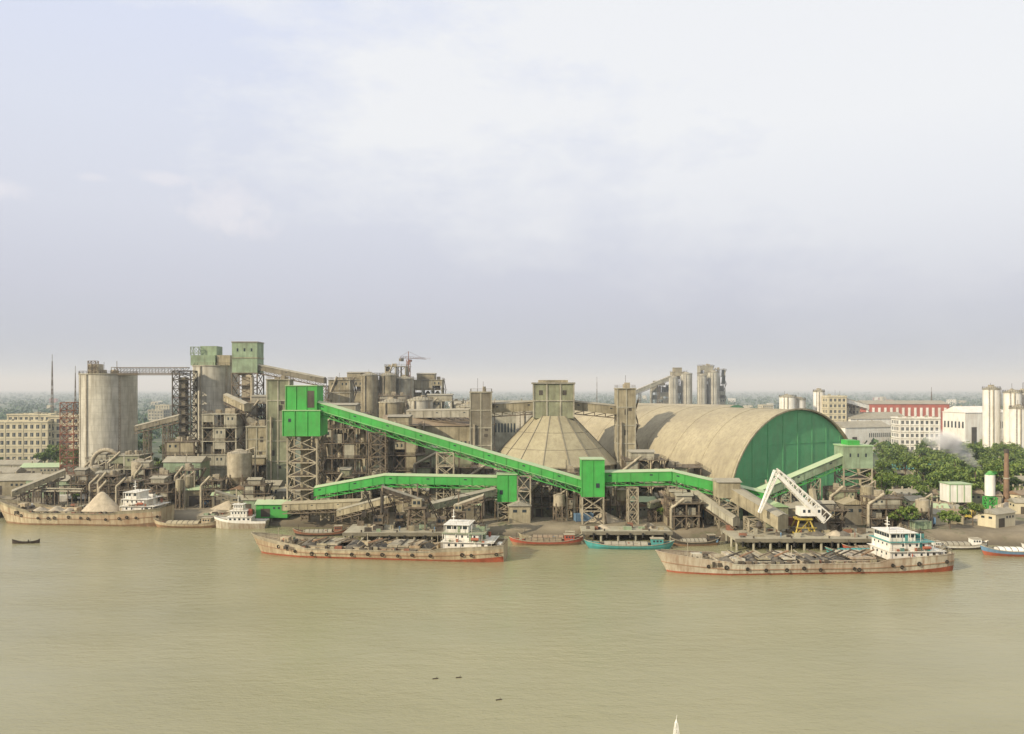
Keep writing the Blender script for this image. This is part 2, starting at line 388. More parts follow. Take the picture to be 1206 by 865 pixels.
for i in range(40):
    x=R.uniform(-420,-225); tree(x,R.uniform(445,560) if R.random()<.5 else R.uniform(520,640),R.uniform(.8,1.2))
cs=[]
for i in range(6500):
    y=520*(12**R.random()); x=y*R.uniform(-.75,.75)
    if y<700 and -.45<x/y<.4: continue
    r=R.uniform(3.5,7)*(1+y/6000); cs.append((x,y,G+r*.7,r))
o=Obj('distant_tree_belt'); addcloud(o,cs,14,2.6,LEAF3,LEAF2,.8); o.done()

# ------------------------------------------------------------------ generic buildings
def roofstuff(o,x0,x1,y0,y1,z,n=4,m=CONC):
    for i in range(n):
        a=R.uniform(x0+1,x1-3);b=R.uniform(y0+1,y1-3);k=R.random()
        if k<.5: o.box(a,a+R.uniform(1,2.6),b,b+2,z,z+R.uniform(.8,2.4),m)
        elif k<.8: o.cyl(a+1,b+1,z,z+R.uniform(1,2.2),.7,m,n=10)
        else: o.beam((a,b,z),(a,b,z+R.uniform(3,6)),.12,STEELD)
def building(name,cx,cy,wx,dy,h,m,storeys,nx,rz=0,roof='flat',mr=None,z0=G):
    o=Obj(name,(cx,cy,z0),rz); x0,x1,y0,y1=-wx/2,wx/2,-dy/2,dy/2
    o.part('walls').box(x0,x1,y0,y1,-.5,h,m)
    sh=h/storeys
    o.part('windows').wins('f',x0+.6,x1-.6,0,h,y0,nx,storeys,.5,.48); nd_=max(2,int(nx*dy/wx))
    o.wins('l',y0+.6,y1-.6,0,h,x0,nd_,storeys,.45,.48); o.wins('r',y0+.6,y1-.6,0,h,x1,nd_,storeys,.45,.48)
    o.part('door').box(-1,1,y0-.1,y0,-.1,2.3,RUST)
    o.part('floor_bands')
    for k in range(1,storeys): o.box(x0-.18,x1+.18,y0-.18,y1+.18,k*sh-.15,k*sh+.15,CONC)
    for k in range(0,nx+1,max(2,nx//4)):
        xx=x0+.6+(x1-x0-1.2)*k/nx; o.box(xx-.2,xx+.2,y0-.22,y0,0,h,m)
    o.part('roof')
    if roof=='flat':
        o.box(x0-.35,x1+.35,y0-.35,y1+.35,h,h+.35,CONC)
        for a in ((x0-.2,x1+.2,y0-.2,y0),(x0-.2,x1+.2,y1,y1+.2),(x0-.2,x0,y0,y1),(x1,x1+.2,y0,y1)): o.box(a[0],a[1],a[2],a[3],h+.35,h+1.2,m)
        roofstuff(o,x0,x1,y0,y1,h+.35,4+int(wx/8))
    else: o.gable(x0,x1,y0,y1,h,min(wx,dy)*.22,mr or ROOFG,'x' if wx>dy else 'y')
    return o.done()
def shed(name,cx,cy,wx,dy,h,mw,mr,rz=0,axis=None,z0=G):
    o=Obj(name,(cx,cy,z0),rz); x0,x1,y0,y1=-wx/2,wx/2,-dy/2,dy/2
    o.part('walls').box(x0,x1,y0,y1,-.5,h,mw); o.part('openings').box(x0+wx*.15,x0+wx*.15+min(4,wx*.3),y0-.06,y0,-.1,h*.65,STEELD)
    o.wins('f',x0+wx*.5,x1-.5,h*.5,h*.9,y0,max(2,int(wx/3.5)),1,.45,.4,sill=False)
    o.wins('l',y0+.5,y1-.5,h*.5,h*.9,x0,max(2,int(dy/3.5)),1,.45,.4,sill=False)
    o.part('roof').gable(x0,x1,y0,y1,h,min(wx,dy)*.18+.3,mr,axis or ('x' if wx>dy else 'y'))
    if wx>8: 
        for k in range(3): o.cyl(x0+wx*(k+.6)/3.2,0,h+min(wx,dy)*.15,h+min(wx,dy)*.18+1.2,.35,STEELL,n=8)
    return o.done()
def process(name,cx,cy,wx,dy,h,nz,nx=3,rz=0,m=CONC,clad=.35,mc=None,eq=True):
    """open multi-storey frame with equipment, ducts, partial cladding"""
    o=Obj(name,(cx,cy,G),rz); x0,x1,y0,y1=-wx/2,wx/2,-dy/2,dy/2; mc=mc or R.choice([TAN,OLIVE,ROOFG,CONC]); sz=h/nz
    cw=.6 if m==CONC else .42
    o.part('frame')
    for i in range(nx+1):
        xx=x0+wx*i/nx
        for yy in (y0,0,y1): o.beam((xx,yy,-.5),(xx,yy,h),cw,m)
    for k in range(1,nz+1):
        z=k*sz; o.box(x0-.6,x1+.6,y0-.6,y1+.6,z-.3,z,m)
        o.rail([(x0-.5,y0-.5,z),(x1+.5,y0-.5,z),(x1+.5,y1+.5,z)],STEEL,1.1,.1,2.5); o.rail([(x0-.5,y1+.5,z),(x0-.5,y0-.5,z)],STEEL,1.1,.1,2.5)
    for k in range(nz):
        for _ in range(2):
            i=R.randrange(nx); a=x0+wx*i/nx;b=x0+wx*(i+1)/nx; z=k*sz
            o.beam((a,y0,z),(b,y0,z+sz-.4),.22,STEEL); o.beam((b,y0,z),(a,y0,z+sz-.4),.22,STEEL)
    o.part('cladding')
    for k in range(nz):
        for i in range(nx):
            a=x0+wx*i/nx+.32;b=x0+wx*(i+1)/nx-.32; z=k*sz
            if R.random()<clad:
                o.box(a,b,y0-.2,y0+.1,z+(.01 if R.random()<.7 else sz*.4),z+sz-.36,mc)
                if R.random()<.25: o.wins('f',a+.3,b-.3,z+sz*.45,z+sz*.85,y0-.2,2,1,.35,.5,sill=False)
        if R.random()<clad+.2: o.box(x0-.2,x0+.1,y0+.4,y1-.4,z,z+sz-.36,mc)
        if R.random()<clad+.2: o.box(x1-.1,x1+.2,y0+.4,y1-.4,z,z+sz-.36,mc)
    o.part('equipment')
    if eq:
        for k in range(nz):
            z=k*sz
            for i in range(nx):
                c=x0+wx*(i+.5)/nx; t=R.random(); r=min(wx/nx,dy)*.3
                if t<.3: o.cyl(c,-dy*.1,z,z+sz*.6,r,STEELL,n=14); o.tube((c,-dy*.1,z+sz*.6),(c,-dy*.1,z+sz*.9),r,STEELL,r*.3,14)
                elif t<.45: o.box(c-r,c+r,y0+1,y1-1,z,z+sz*.6,mc)
                elif t<.65: o.tube((c,-dy*.2,z),(c+R.uniform(-2,2),-dy*.2,z+sz),.45,STEELL,n=8)
                elif t<.85: o.box(c-r,c+r,y0+1.5,y1-.5,z,z+sz*.75,CONCD)
    o.part('stairs').stairs(x1+1.5,y0,y1,0,h,STEEL,sz)
    o.part('roof'); k=R.random()
    if k<.5: o.box(x0+wx*.15,x1-wx*.25,y0+1,y1-1,h,h+sz*.55,mc); o.gable(x0+wx*.15,x1-wx*.25,y0+1,y1-1,h+sz*.55,.8,ROOFG)
    roofstuff(o,x0,x1,y0,y1,h,5,STEELL)
    if R.random()<.6:
        r=.5; o.part('duct').tube((x0-.9,y0,0),(x0-.9,y0,h*.8),r,STEELL,n=10); o.tube((x0-.9,y0,h*.8),(x0+wx*.4,y0-.6,h+1.5),r,STEELL,n=10)
    return o.done()
def silo(name,cx,cy,r,h,m=CONCL,n=40,dome=0):
    o=Obj(name,(cx,cy,G)); o.part('shell').cyl(0,0,-.5,h,r,m,n=n)
    o.part('roof').cyl(0,0,h,h+.5,r+.35,CONC,n=n)
    if dome: o.cyl(0,0,h+.5,h+.5+dome,r,CONC,r*.25,n)
    pts=[((r+.1)*math.cos(a),(r+.1)*math.sin(a),h+.5) for a in [k*math.pi/12 for k in range(25)]]
    o.part('railing').rail(pts,STEEL,1.2,.1,3)
    o.part('ladder')
    for a in (-2.3,-.75):
        x,y=(r+.4)*math.cos(a),(r+.4)*math.sin(a)
        o.beam((x-.3,y,0),(x-.3,y,h+1),.12,STEEL); o.beam((x+.3,y,0),(x+.3,y,h+1),.12,STEEL)
        for k in range(int(h/1.5)): o.beam((x-.3,y,k*1.5),(x+.3,y,k*1.5),.1,STEEL)
    for a in (-1.9,): o.tube(((r+.5)*math.cos(a),(r+.5)*math.sin(a),0),((r+.5)*math.cos(a),(r+.5)*math.sin(a),h),.3,STEELL,n=8)
    roofstuff(o.part('roof_equipment'),-r*.6,r*.6,-r*.6,r*.6,h+.5,6,STEELL)
    return o
def hopper(cx,cy,r,z0,z1,rz=0,m=STEELL):
    o=Obj('cement_bin',(cx,cy,G),rz); zc=z0+(z1-z0)*.35
    o.part('bin').cyl(0,0,zc,z1,r,m,n=20); o.tube((0,0,zc),(0,0,z0),r,m,r*.2,20); o.cyl(0,0,z1,z1+r*.3,r,m,r*.2,20)
    o.part('legs')
    for a in range(6):
        x,y=r*1.02*math.cos(a*math.pi/3),r*1.02*math.sin(a*math.pi/3); o.beam((x,y,-.3),(x,y,zc+1),.35,STEEL)
        x2,y2=r*1.02*math.cos((a+1)*math.pi/3),r*1.02*math.sin((a+1)*math.pi/3); o.beam((x,y,0),(x2,y2,zc),.18,STEEL); o.beam((x,y,zc*.5),(x2,y2,zc*.5),.2,STEEL)
    o.part('top').rail([(-r,-r,z1),(r,-r,z1),(r,r,z1)],STEEL); o.tube((0,0,z1),(r*1.3,0,z1+2),.3,STEELL); o.tube((r*1.3,0,z1+2),(r*1.3,0,0),.3,STEELL)
    return o.done()
def plain_tower(nm,x,y,wx,dy,z1,m,rz=0,nw=5,seams=6):
    o=Obj(nm,(x,y,G),rz); H=z1-G; o.part('walls').box(-wx/2,wx/2,-dy/2,dy/2,-.5,H,m); o.box(-wx/2-.4,wx/2+.4,-dy/2-.4,dy/2+.4,H,H+.5,CONC)
    o.part('columns')
    for a in (-wx/2,0,wx/2):
        o.box(a-.25,a+.25,-dy/2-.2,-dy/2,-.3,H,CONC)
    for a in (-dy/2+.3,0,dy/2-.3): o.box(-wx/2-.2,-wx/2,a-.25,a+.25,-.3,H,CONC)
    o.part('bands')
    for k in range(1,seams): z=H*k/seams; o.box(-wx/2-.23,wx/2+.23,-dy/2-.23,dy/2+.23,z-.2,z+.2,CONC)
    o.part('openings')
    for k in range(nw):
        z=R.uniform(.1,.9)*H; a=R.uniform(-wx*.4,wx*.2); o.box(a,a+1.3,-dy/2-.06,-dy/2,z,z+R.choice([1.2,2.2]),STEELD)
        b=R.uniform(-dy*.4,dy*.2); o.box(-wx/2-.06,-wx/2,b,b+1.2,z-3,z-1.2,STEELD)
    o.part('stairs').stairs(wx/2+1.2,-dy/2,dy/2,0,H-4,STEEL,5)
    o.part('duct').tube((-wx*.3,-dy/2-.7,0),(-wx*.3,-dy/2-.7,H*.7),.4,STEELL,n=8)
    roofstuff(o.part('roof_equipment'),-wx/2,wx/2,-dy/2,dy/2,H+.5,4,STEELL); o.rail([(-wx/2,dy/2,H+.5),(-wx/2,-dy/2,H+.5),(wx/2,-dy/2,H+.5),(wx/2,dy/2,H+.5)],STEEL)
    return o.done()

# ---------------- left zone
building('office_building',-303,492,46,16,24,CREAM,5,13,rz=4)
building('office_building',-272,500,22,16,27,CREAM,6,6,rz=4)
building('apartment_building',-330,560,30,18,26,CREAM,6,8)
for x,y,wx,dy,h,mw,mr in ((-262,425,26,10,5,CONC,ROOFG),(-238,410,18,9,5,CONC,GREENP),(-300,415,28,11,6,CREAM,ROOFG),(-285,395,20,9,5,CONC,GREENP),(-240,375,22,10,6,CONC,ROOFG),(-212,345,20,12,6,TAN,ROOFG),(-190,335,18,10,7,GREENG,ROOFG),(-270,360,24,10,5,CONC,ROOFG),(-225,325,16,8,4,CONC,ROOFG)):
    shed('warehouse',x,y,wx,dy,h,mw,mr,rz=R.uniform(-8,8))
o=silo('cement_silo',-196,392,12.8,51.3)
o.part('headhouse').box(-9,-4,-2,3,51.8,56.5,STEELL); o.lattice(-8.5,-5,-3,0,51.8,58,2,.2,STEEL)
o.beam((4,0,51),(4,0,58),.2,STEEL); o.done()
o=Obj('stair_tower',(-212.5,388,G)); o.lattice(-3.2,3.2,-3,3,0,38,10,.22,RUST)
for k in range(10): o.box(-3.2,3.2,-3,3,k*3.8+3.6,k*3.8+3.8,RUST)
for k in range(10): o.beam((-3,-3.2,k*3.8),(3,-3.2,k*3.8+3.8),.7,RUST,.2)
o.done()
o=Obj('conveyor_bridge',(-4,384,0)); 
o.part('gallery').box(-186,-150,-1.5,1.5,54.6,55,STEEL); o.box(-186,-150,-1.7,1.7,57.6,57.8,ROOFG)
for sd in (-1.5,1.5):
    o.part('truss')
    for k in range(12):
        x=-186+k*3; o.beam((x,sd,55),(x+3,sd,57.6),.2,STEEL); o.beam((x,sd,55),(x,sd,57.6),.2,STEEL)
    o.beam((-186,sd,54.2),(-150,sd,54.2),.4,STEEL); o.beam((-186,sd,57.6),(-150,sd,57.6),.3,STEEL)
o.done()
o=Obj('steel_lattice_tower',(-154.5,381,G)); o.lattice(-4.2,4.2,-4,4,0,53,13,.3,STEELD)
for k in range(13): o.box(-4.2,4.2,-4,4,k*53/13+3.8,k*53/13+4,STEEL)
o.box(-2,1,-2,2,0,50,CONCD); o.done()
o=silo('cement_silo',-147,400,10.6,55.5)
o.part('machine_house').box(-10,2,-6,4,56,61,GREENG); o.box(-6,2,-4,4,61,65.5,GREENG); o.box(2.5,9,-5,3,56,61,TAN)
o.lattice(-10,-6,-6,-2,61,65,1,.2,GREENG); o.rail([(-10,-6,61),(-6,-6,61)],GREENG,1.2,.12,2); o.done()
o=Obj('elevator_tower',(-127,388,G)); 
o.part('head').box(-6,6,-5,5,52,66.5,GREENG); o.box(-6.3,6.3,-5.3,5.3,66.5,67,ROOFG); o.box(-6.2,6.2,-5.2,5.2,59,59.4,TAN)
o.wins('f',-5,5,60,66,-5,3,1,.25,.25,sill=False)
o.part('frame').lattice(-6,6,-5,5,0,52,9,.35,STEEL)
for k in range(9): o.box(-6,6,-5,5,k*5.8+5.5,k*5.8+5.8,CONC)
o.part('elevator').box(-2,2,-3,1,0,52,STEELL); o.tube((4,-6,0),(4,-6,50),.9,STEELL,n=12); o.tube((4,-6,50),(-8,4,53),.9,STEELL); o.done()
o=Obj('cement_conveyor_bridge'); o.gallery((-121,386,56.4),(-88,380,50.0),3.4,2.4,CONCD,ROOFG,1.6,STEEL); o.lattice(-92,-87,377,382,G,49,8,.3,STEEL); o.done()
process('preheater_building',-113,372,16,12,38,7,3,m=STEEL,clad=.25)
process('mill_building',-123,345,14,12,34,6,3,m=CONC,clad=.85,mc=CONC)
process('mill_building',-142,350,12,10,22,4,2,clad=.3,mc=TAN,m=STEEL)
process('crusher_building',-161,340,12,10,17,3,2,clad=.4)
shed('packing_plant',-133,330,15,10,15,GREENG,ROOFG)
process('filter_building',-178,352,10,9,14,3,2,clad=.4)
plain_tower('concrete_tower',-93,324,8.5,11,51,OLIVE,6,6); plain_tower('concrete_tower',-104,332,8,9,32,TAN,4,5)
process('clinker_tower',-85,402,10,10,49,8,2,clad=.8,mc=TAN)
for x,y,r,a,b in ((-105,311,4.6,6,20),(-152,330,3.5,5,15),(-168,326,3,4,13)): hopper(x,y,r,a,b)
def conv(name,p,q,w=2.4,h=2,ms=TAN,mr=ROOFG,sup=2,ribs=3,truss=1.1):
    o=Obj(name); o.part('gallery').gallery(p,q,w,h,ms,mr,truss,STEEL,ribs)
    p=Vector(p);q=Vector(q); o.part('supports')
    for k in range(sup):
        c=p.lerp(q,(k+.6)/(sup+.3)); 
        if c.z-truss>G+2: o.lattice(c.x-1.2,c.x+1.2,c.y-1.2,c.y+1.2,G-.3,c.z-truss,max(2,int((c.z-G)/3.5)),.18,STEEL)
    return o.done()
conv('belt_conveyor',(-165,354,29),(-144,350,34),ms=CONCD); conv('belt_conveyor',(-188,303,7),(-174,314,14),ms=TAN,w=2)
conv('belt_conveyor',(-128,362,42),(-112,342,38),3,3)
o=Obj('process_duct',(-170,338,G)); pr=None
for k in range(13):
    a=math.pi*k/12; p=(-6*math.cos(a),0,13+6*math.sin(a))
    if pr: o.tube(pr,p,.9,STEELL,n=12)
    pr=p
o.tube((-6,0,0),(-6,0,13),.9,STEELL,n=12); o.tube((6,0,0),(6,0,13),.9,STEELL,n=12); o.done()

# ---------------- green transfer tower and galleries
o=Obj('green_transfer_tower',(-74,289,0))
o.part('cladding').box(-5.6,5.2,-5,5,40,48.6,GREEN); o.box(-6.4,6.6,-6,6,31,39.9,GREEN); o.box(-5.9,5.5,-5.3,5.3,48.6,48.9,GREENP); o.box(-6.7,6.9,-6.3,6.3,39.9,40.2,GREENP)
for x in (-5.6,-2,1.6,5.2): o.box(x-.12,x+.12,-5.2,-5,40.2,48.6,GREEN)
for x in (-6.4,-2.2,2.2,6.6): o.box(x-.12,x+.12,-6.2,-6,31,39.9,GREEN)
o.box(2,4.4,-5.06,-5,41,47,STEELD); o.box(-4.5,-3.5,-6.06,-6,36,37.2,GLASS)
o.part('frame').lattice(-5.2,5.2,-4.6,4.6,G-.4,31,6,.36,STEELL); o.box(-1.5,1.5,-1,2,G,31,TAN)
for k in range(1,6): o.box(-5.2,5.2,-4.6,4.6,G+k*4.6,G+k*4.6+.2,STEEL)
o.stairs(6.6,-4,4,G,31,STEEL); o.done()
o=Obj('green_conveyor_gallery')
o.part('gallery').gallery((-68.5,287,39.8),(26,271,13.6),4.2,3.0,GREEN,GREENP,1.5,GREEN,4)
o.part('walkway').beam((-68.5,283.8,40.2),(26,267.8,14),.12,GREENP)
o.part('supports')
for x,w_ in ((-47,2.9),(-23,2.9),(4,2.2)):
    t=(x+68.5)/94.5; y=287-16*t; z=39.8-26.2*t-1.5
    o.lattice(x-w_,x+w_,y-2.3,y+2.3,G-.4,z,max(3,int((z-G)/4)),.3,STEELL if x>-30 else STEEL)
o.done()
o=Obj('green_transfer_house',(26.7,270,0)); o.part('cladding').box(-3.7,3.7,-4,4,12,24.2,GREEN); o.box(-4,4,-4.3,4.3,24.2,24.5,GREENP)
for x in (-3.7,0,3.7): o.box(x-.12,x+.12,-4.15,-4,12,24.2,GREEN)
o.box(1,2.2,-4.06,-4,15,16.5,GLASS)
o.part('frame').lattice(-3.5,3.5,-3.7,3.7,G-.4,12,2,.35,STEELL); o.stairs(4.6,-3,3,G,12,STEEL); o.done()
o=Obj('green_conveyor_gallery')
o.part('gallery').gallery((-68,279,10.7),(-43.5,277.5,15.2),3.8,2.8,GREEN,GREENP,1,GREEN,4); o.gallery((-43.5,277.5,15.2),(-5,275,14.8),3.8,2.8,GREEN,GREENP,1,GREEN,4)
o.part('supports')
for x,z in ((-64,10),(-50,12.5),(-36,14),(-22,14)): o.lattice(x-1.4,x+1.4,276,279,G-.4,z,3,.25,STEELL)
o.done()
o=Obj('green_transfer_house',(-1.6,275,0)); o.part('cladding').box(-3.4,3.2,-3,3,9.5,18.6,GREEN); o.box(-3.7,3.5,-3.3,3.3,18.6,18.9,GREENP); o.box(-2.5,-1.5,-3.06,-3,12,13.5,GLASS); o.box(0,.24,-3.15,-3,9.5,18.6,GREEN); o.part('frame').lattice(-3.2,3,-2.8,2.8,G-.4,9.5,2,.3,STEELL); o.done()
o=Obj('green_conveyor_gallery')
o.part('gallery').gallery((30.4,270,16.6),(53,268,17.2),4,3.2,GREEN,GREENP,1.2,GREEN,4); o.gallery((53,268,17.2),(82,262,10.8),4,3.2,GREEN,GREENP,1.2,GREEN,4)
o.part('supports')
for x,z in ((40,15),(53,15.5),(66,13)): o.lattice(x-1.6,x+1.6,266,269.5,G-.4,z,3,.26,STEELL)
o.done()
o=Obj('green_conveyor_gallery')
o.part('gallery').gallery((82,270,11),(114,278,22.5),4,2.8,GREENG,GREENP,1.3,GREEN,4)
o.part('supports')
for x in (92,103): 
    t=(x-82)/32; o.lattice(x-1.6,x+1.6,270+8*t-1.6,270+8*t+1.6,G-.4,11+11.5*t-1.4,4,.24,STEELL)
o.done()
o=Obj('green_transfer_tower',(118,279,0)); o.part('cladding').box(-5,5,-4,4,20.5,28,GREENG); o.box(-5.3,5.3,-4.3,4.3,28,28.4,GREENP); o.box(-3,1,-3,3,28.4,30,GREEN); o.wins('f',-4,4,23,27,-4,3,1,.2,.3,sill=False)
o.part('frame').lattice(-4.8,4.8,-3.8,3.8,G-.4,20.5,5,.3,STEELL); 
for k in range(1,5): o.box(-4.8,4.8,-3.8,3.8,G+k*3.5,G+k*3.5+.15,STEEL)
o.stairs(6,-4,4,G,20,STEEL); o.done()

# ---------------- mid: mills and silos behind galleries
process('raw_mill_building',-66,322,18,12,35,6,4,clad=.15,m=STEEL)
process('raw_mill_building',-45,330,14,14,30,5,3,clad=.3,mc=TAN,m=STEEL)
shed('mill_hall',-33,350,44,22,29,TAN,ROOFB)
process('packing_plant',-26,318,22,10,19,4,4,clad=.35,mc=OLIVE,m=STEEL)
process('packing_plant',-8,308,14,10,15,3,3,clad=.3,m=STEEL)
for i,(x,y,r,h) in enumerate(((-56,376,6,38),(-43,378,6,39),(-20,380,6,36),(-83,470,5,52),(-73,474,5,52),(-64,480,5.5,50),(-84,352,5,38),(8,400,6,33))): silo('cement_silo',x,y,r,h,R.choice([CONCL,CONC,TAN]),24,dome=1.5).done()
process('preheater_tower',-70,490,12,12,58,9,2,clad=.5,mc=CONC)
process('clinker_tower',-92,490,20,14,50,7,3,clad=.9,mc=TAN)
process('clinker_tower',-52,500,18,14,50,8,3,clad=.5,mc=TAN)
process('filter_building',-38,440,22,12,38,7,4,clad=.6,mc=CONC)
process('grinding_station',-62,425,14,12,41,7,3,clad=.5,m=STEEL)
shed('clinker_shed',-10,470,50,30,32,CONC,ROOFG)
shed('clinker_shed',60,520,60,30,26,CONC,ROOFG)

# ---------------- conical storage
o=Obj('conical_storage_dome',(17,336,G)); N=16; Rr=26; ez=14.5; tz=33.5; tr=8.2
def ring(r,z,n=N): return [(r*math.cos(2*math.pi*(k+.5)/n),r*math.sin(2*math.pi*(k+.5)/n),z) for k in range(n)]
a=ring(Rr,-.5);b=ring(Rr,ez); o.part('wall').add(a+b,[(k,(k+1)%N,N+(k+1)%N,N+k) for k in range(N)],CONC)
c=ring(Rr+1,ez-.3);dd=ring(tr,tz); o.part('roof').add(c+dd,[(k,(k+1)%N,N+(k+1)%N,N+k) for k in range(N)]+[tuple(range(N))],ROOFC)
for k in range(N): o.beam(Vector(c[k])+Vector((0,0,.1)),Vector(dd[k])+Vector((0,0,.1)),.32,CONCD)
for z in (.33,.66):
    m_=[Vector(c[k]).lerp(Vector(dd[k]),z) for k in range(N)]
    for k in range(N): o.beam(m_[k],m_[(k+1)%N],.18,CONCD)
for k in range(N): o.beam(c[k],c[(k+1)%N],.5,TAN)
o.part('buttresses')
for k in range(N): o.beam((b[k][0],b[k][1],-.5),(b[k][0],b[k][1],ez-.4),1.1,CONC)
o.part('wall_openings')
for k in range(N):
    p0=Vector(a[k]);p1=Vector(a[(k+1)%N]); m_=(p0+p1)/2*1.003
    t_=(p1-p0).normalized()*2; o.beam(m_-t_+Vector((0,0,3)),m_+t_+Vector((0,0,3)),.1,STEELD,4.5); o.beam(m_-t_*1.3+Vector((0,0,10)),m_+t_*1.3+Vector((0,0,10)),.1,STEELD,1.2)
o.part('head_tower').box(-8.2,8.2,-7,7,32.5,46.6,OLIVE); o.box(-8.8,8.8,-7.6,7.6,46.6,47.2,ROOFG); o.box(-6,6,-5,5,47.2,48.2,TAN)
for x in (-8.2,-2.8,2.8,8.2): o.box(x-.3,x+.3,-7.3,-7,33,46.6,CONC)
o.box(-6,-4.4,-7.06,-7,42,44,STEELD); o.box(3.6,5.2,-7.06,-7,42,44,STEELD); o.box(-8.5,8.5,-7.4,7.4,39.5,39.9,CONC)
o.done()
plain_tower('conveyor_tower',-12.7,333,8.6,9,46,CONCD,0,5); plain_tower('conveyor_tower',46.6,333,7.2,9,47.5,TAN,0,4)
o=Obj('conveyor_bridge'); o.gallery((-8.4,334,37.6),(9,335,38.6),4,3.6,TAN,ROOFG,1.6,STEEL); o.done()
o=Obj('conveyor_bridge'); o.gallery((43.2,334,37),(25.3,335,38.8),4,3.4,TAN,ROOFG,1.6,STEEL); o.done()
o=Obj('conveyor_bridge'); o.gallery((-45,350,35),(-17,336,35.8),3.6,3,ROOFG,ROOFG,1.5,STEEL); o.done()

# ---------------- barrel vault hall
o=Obj('barrel_vault_storage_hall',(108,305,G),30); Rh=36.5; LH=140; n=36
NY=24
def arc(r,y): return [(-r*math.cos(math.pi*k/n),y,r*math.sin(math.pi*k/n)*1.01) for k in range(n+1)]
v=[];W=n+1
for j in range(NY+1): v+=arc(Rh,LH*j/NY-.8)
o.part('roof').add(v,[(j*W+k,j*W+k+1,(j+1)*W+k+1,(j+1)*W+k) for j in range(NY) for k in range(n)],ROOFT,True)
for j in range(0,NY+1,3):
    A=arc(Rh+.03,LH*j/NY+.2)
    for k in range(n): o.beam(A[k],A[k+1],.16,ROOFT)
A=arc(Rh+.15,-.9)
for k in range(n): o.part('rim').beam(A[k],A[k+1],.6,TAN)
A=arc(Rh-.3,0); o.part('gable').add(A,[tuple(range(n+1))],GREEND); A2=arc(Rh-.3,LH-1); o.add(A2,[tuple(range(n+1))],GREEND)
for x in range(-32,33,8):
    hh=math.sqrt((Rh-1)**2-x*x); o.part('gable_mullions').box(x-.1,x+.1,-.14,0,0,hh,GREEND)
for z in (12,24):
    hw=math.sqrt((Rh-1)**2-z*z); o.box(-hw,hw,-.1,0,z-.1,z+.1,GREEND)
o.part('doors').box(-6,2,-.25,0,-.2,9,STEELD); o.box(14,20,-.25,0,-.2,7,STEELD)
o.part('side_wall').box(-Rh-1,-Rh+.5,0,LH-2,-.5,4,CONC); o.box(Rh-.5,Rh+1,0,LH-2,-.5,4,CONC)
o.done()
process('hall_annex',62,300,14,10,16,3,3,clad=.4,m=STEEL)
process('clinker_hopper_station',48,296,14,10,19,4,3,clad=.3,m=STEEL)
shed('workshop',85,282,22,9,6,GREENG,GREENP); shed('workshop',100,272,16,8,5,TAN,ROOFG)

# ---------------- jetties
def jetty(name,x0,x1,y0,y1,z=3.4):
    o=Obj(name); o.part('deck').box(x0,x1,y0,y1,z-.7,z,CONC); o.box(x0-.15,x1+.15,y0-.25,y0,z-1.0,z+.1,CONCD)
    o.part('piles'); nx=max(2,int((x1-x0)/5)); ny=max(2,int((y1-y0)/6))
    for i in range(nx+1):
        for j in range(ny+1): o.cyl(x0+.5+(x1-x0-1)*i/nx,y0+.6+(y1-y0-1.2)*j/ny,-4,z-.7,.4,CONC,n=10)
    o.part('fenders')
    for i in range(nx): 
        xx=x0+(x1-x0)*(i+.5)/nx+R.uniform(-1,1); o.tube((xx,y0-.6,1.2),(xx,y0-.6,2.7),.3,RUBBER,n=8)
    o.part('bollards')
    for i in range(nx//2): xx=x0+(x1-x0)*(i+.5)/(nx//2); o.cyl(xx,y0+1,z,z+.7,.25,STEELD,n=8)
    o.part('clutter')
    for i in range(int((x1-x0)*.7)):
        a=R.uniform(x0+1,x1-3);b=R.uniform(y0+1.5,y1-3); o.box(a,a+R.uniform(.5,2.6),b,b+R.uniform(.5,1.6),z,z+R.uniform(.3,1.7),R.choice([STEELD,TAN,STEEL,RUST,CONC,CARGO,GREENG]))
    for i in range(3): a=R.uniform(x0+3,x1-4); o.mound(a-3,a+3,y0+4,y0+9,z-.05,1.8,R.choice([SAND,CARGO]),8)
    return o.done()
jetty('concrete_jetty',-52,-8,248,264); jetty('concrete_jetty',66,122,238,256); jetty('concrete_jetty',22,50,252,262,3.1); jetty('concrete_jetty',-196,-128,296,304,3.4); jetty('concrete_jetty',-110,-84,283,290,3)
def loader(cx,cy,z,flip=1,s=1,m=STEELL):
    o=Obj('ship_loader',(cx,cy,z)); f=flip
    o.part('portal').lattice(-3*s,3*s,-3*s,3*s,0,7*s,2,.35,m,.8); o.box(-3.2*s,3.2*s,-3.2*s,3.2*s,7*s,7.5*s,m)
    o.part('cabin').box(-1.6*s,1.6*s,-2.5*s,1*s,7.5*s,10*s,TAN); o.wins('f',-1.4*s,1.4*s,8*s,9.8*s,-2.5*s,2,1,.7,.6,sill=False)
    o.part('boom').gallery((f*2*s,1*s,7.7*s),(-f*11*s,-5*s,13*s),1.6*s,1.3*s,m,ROOFG,.8,m,2)
    o.beam((0,0,10*s),(0,0,15*s),.4,m); o.beam((0,0,15*s),(-f*9*s,-4*s,13.4*s),.15,STEELD); o.beam((0,0,15*s),(f*6*s,3*s,8.4*s),.15,STEELD)
    o.part('spout').tube((-f*11*s,-5*s,13*s),(-f*11*s,-5*s,6*s),.6*s,STEELD,.5*s,10)
    return o.done()
loader(-30,256,3.4,1,.95,STEEL); loader(-17,257,3.4,-1,.75,STEEL); loader(-98,287,3,1,.6)
conv('belt_conveyor',(-58,270,5),(-34,258,12.5),2.6,2,TAN,ROOFG); conv('belt_conveyor',(-6,272,12),(-26,258,9),2.6,2,OLIVE,ROOFG); conv('belt_conveyor',(-78,278,6),(-50,271,8),5,2.2,TAN,ROOFT)
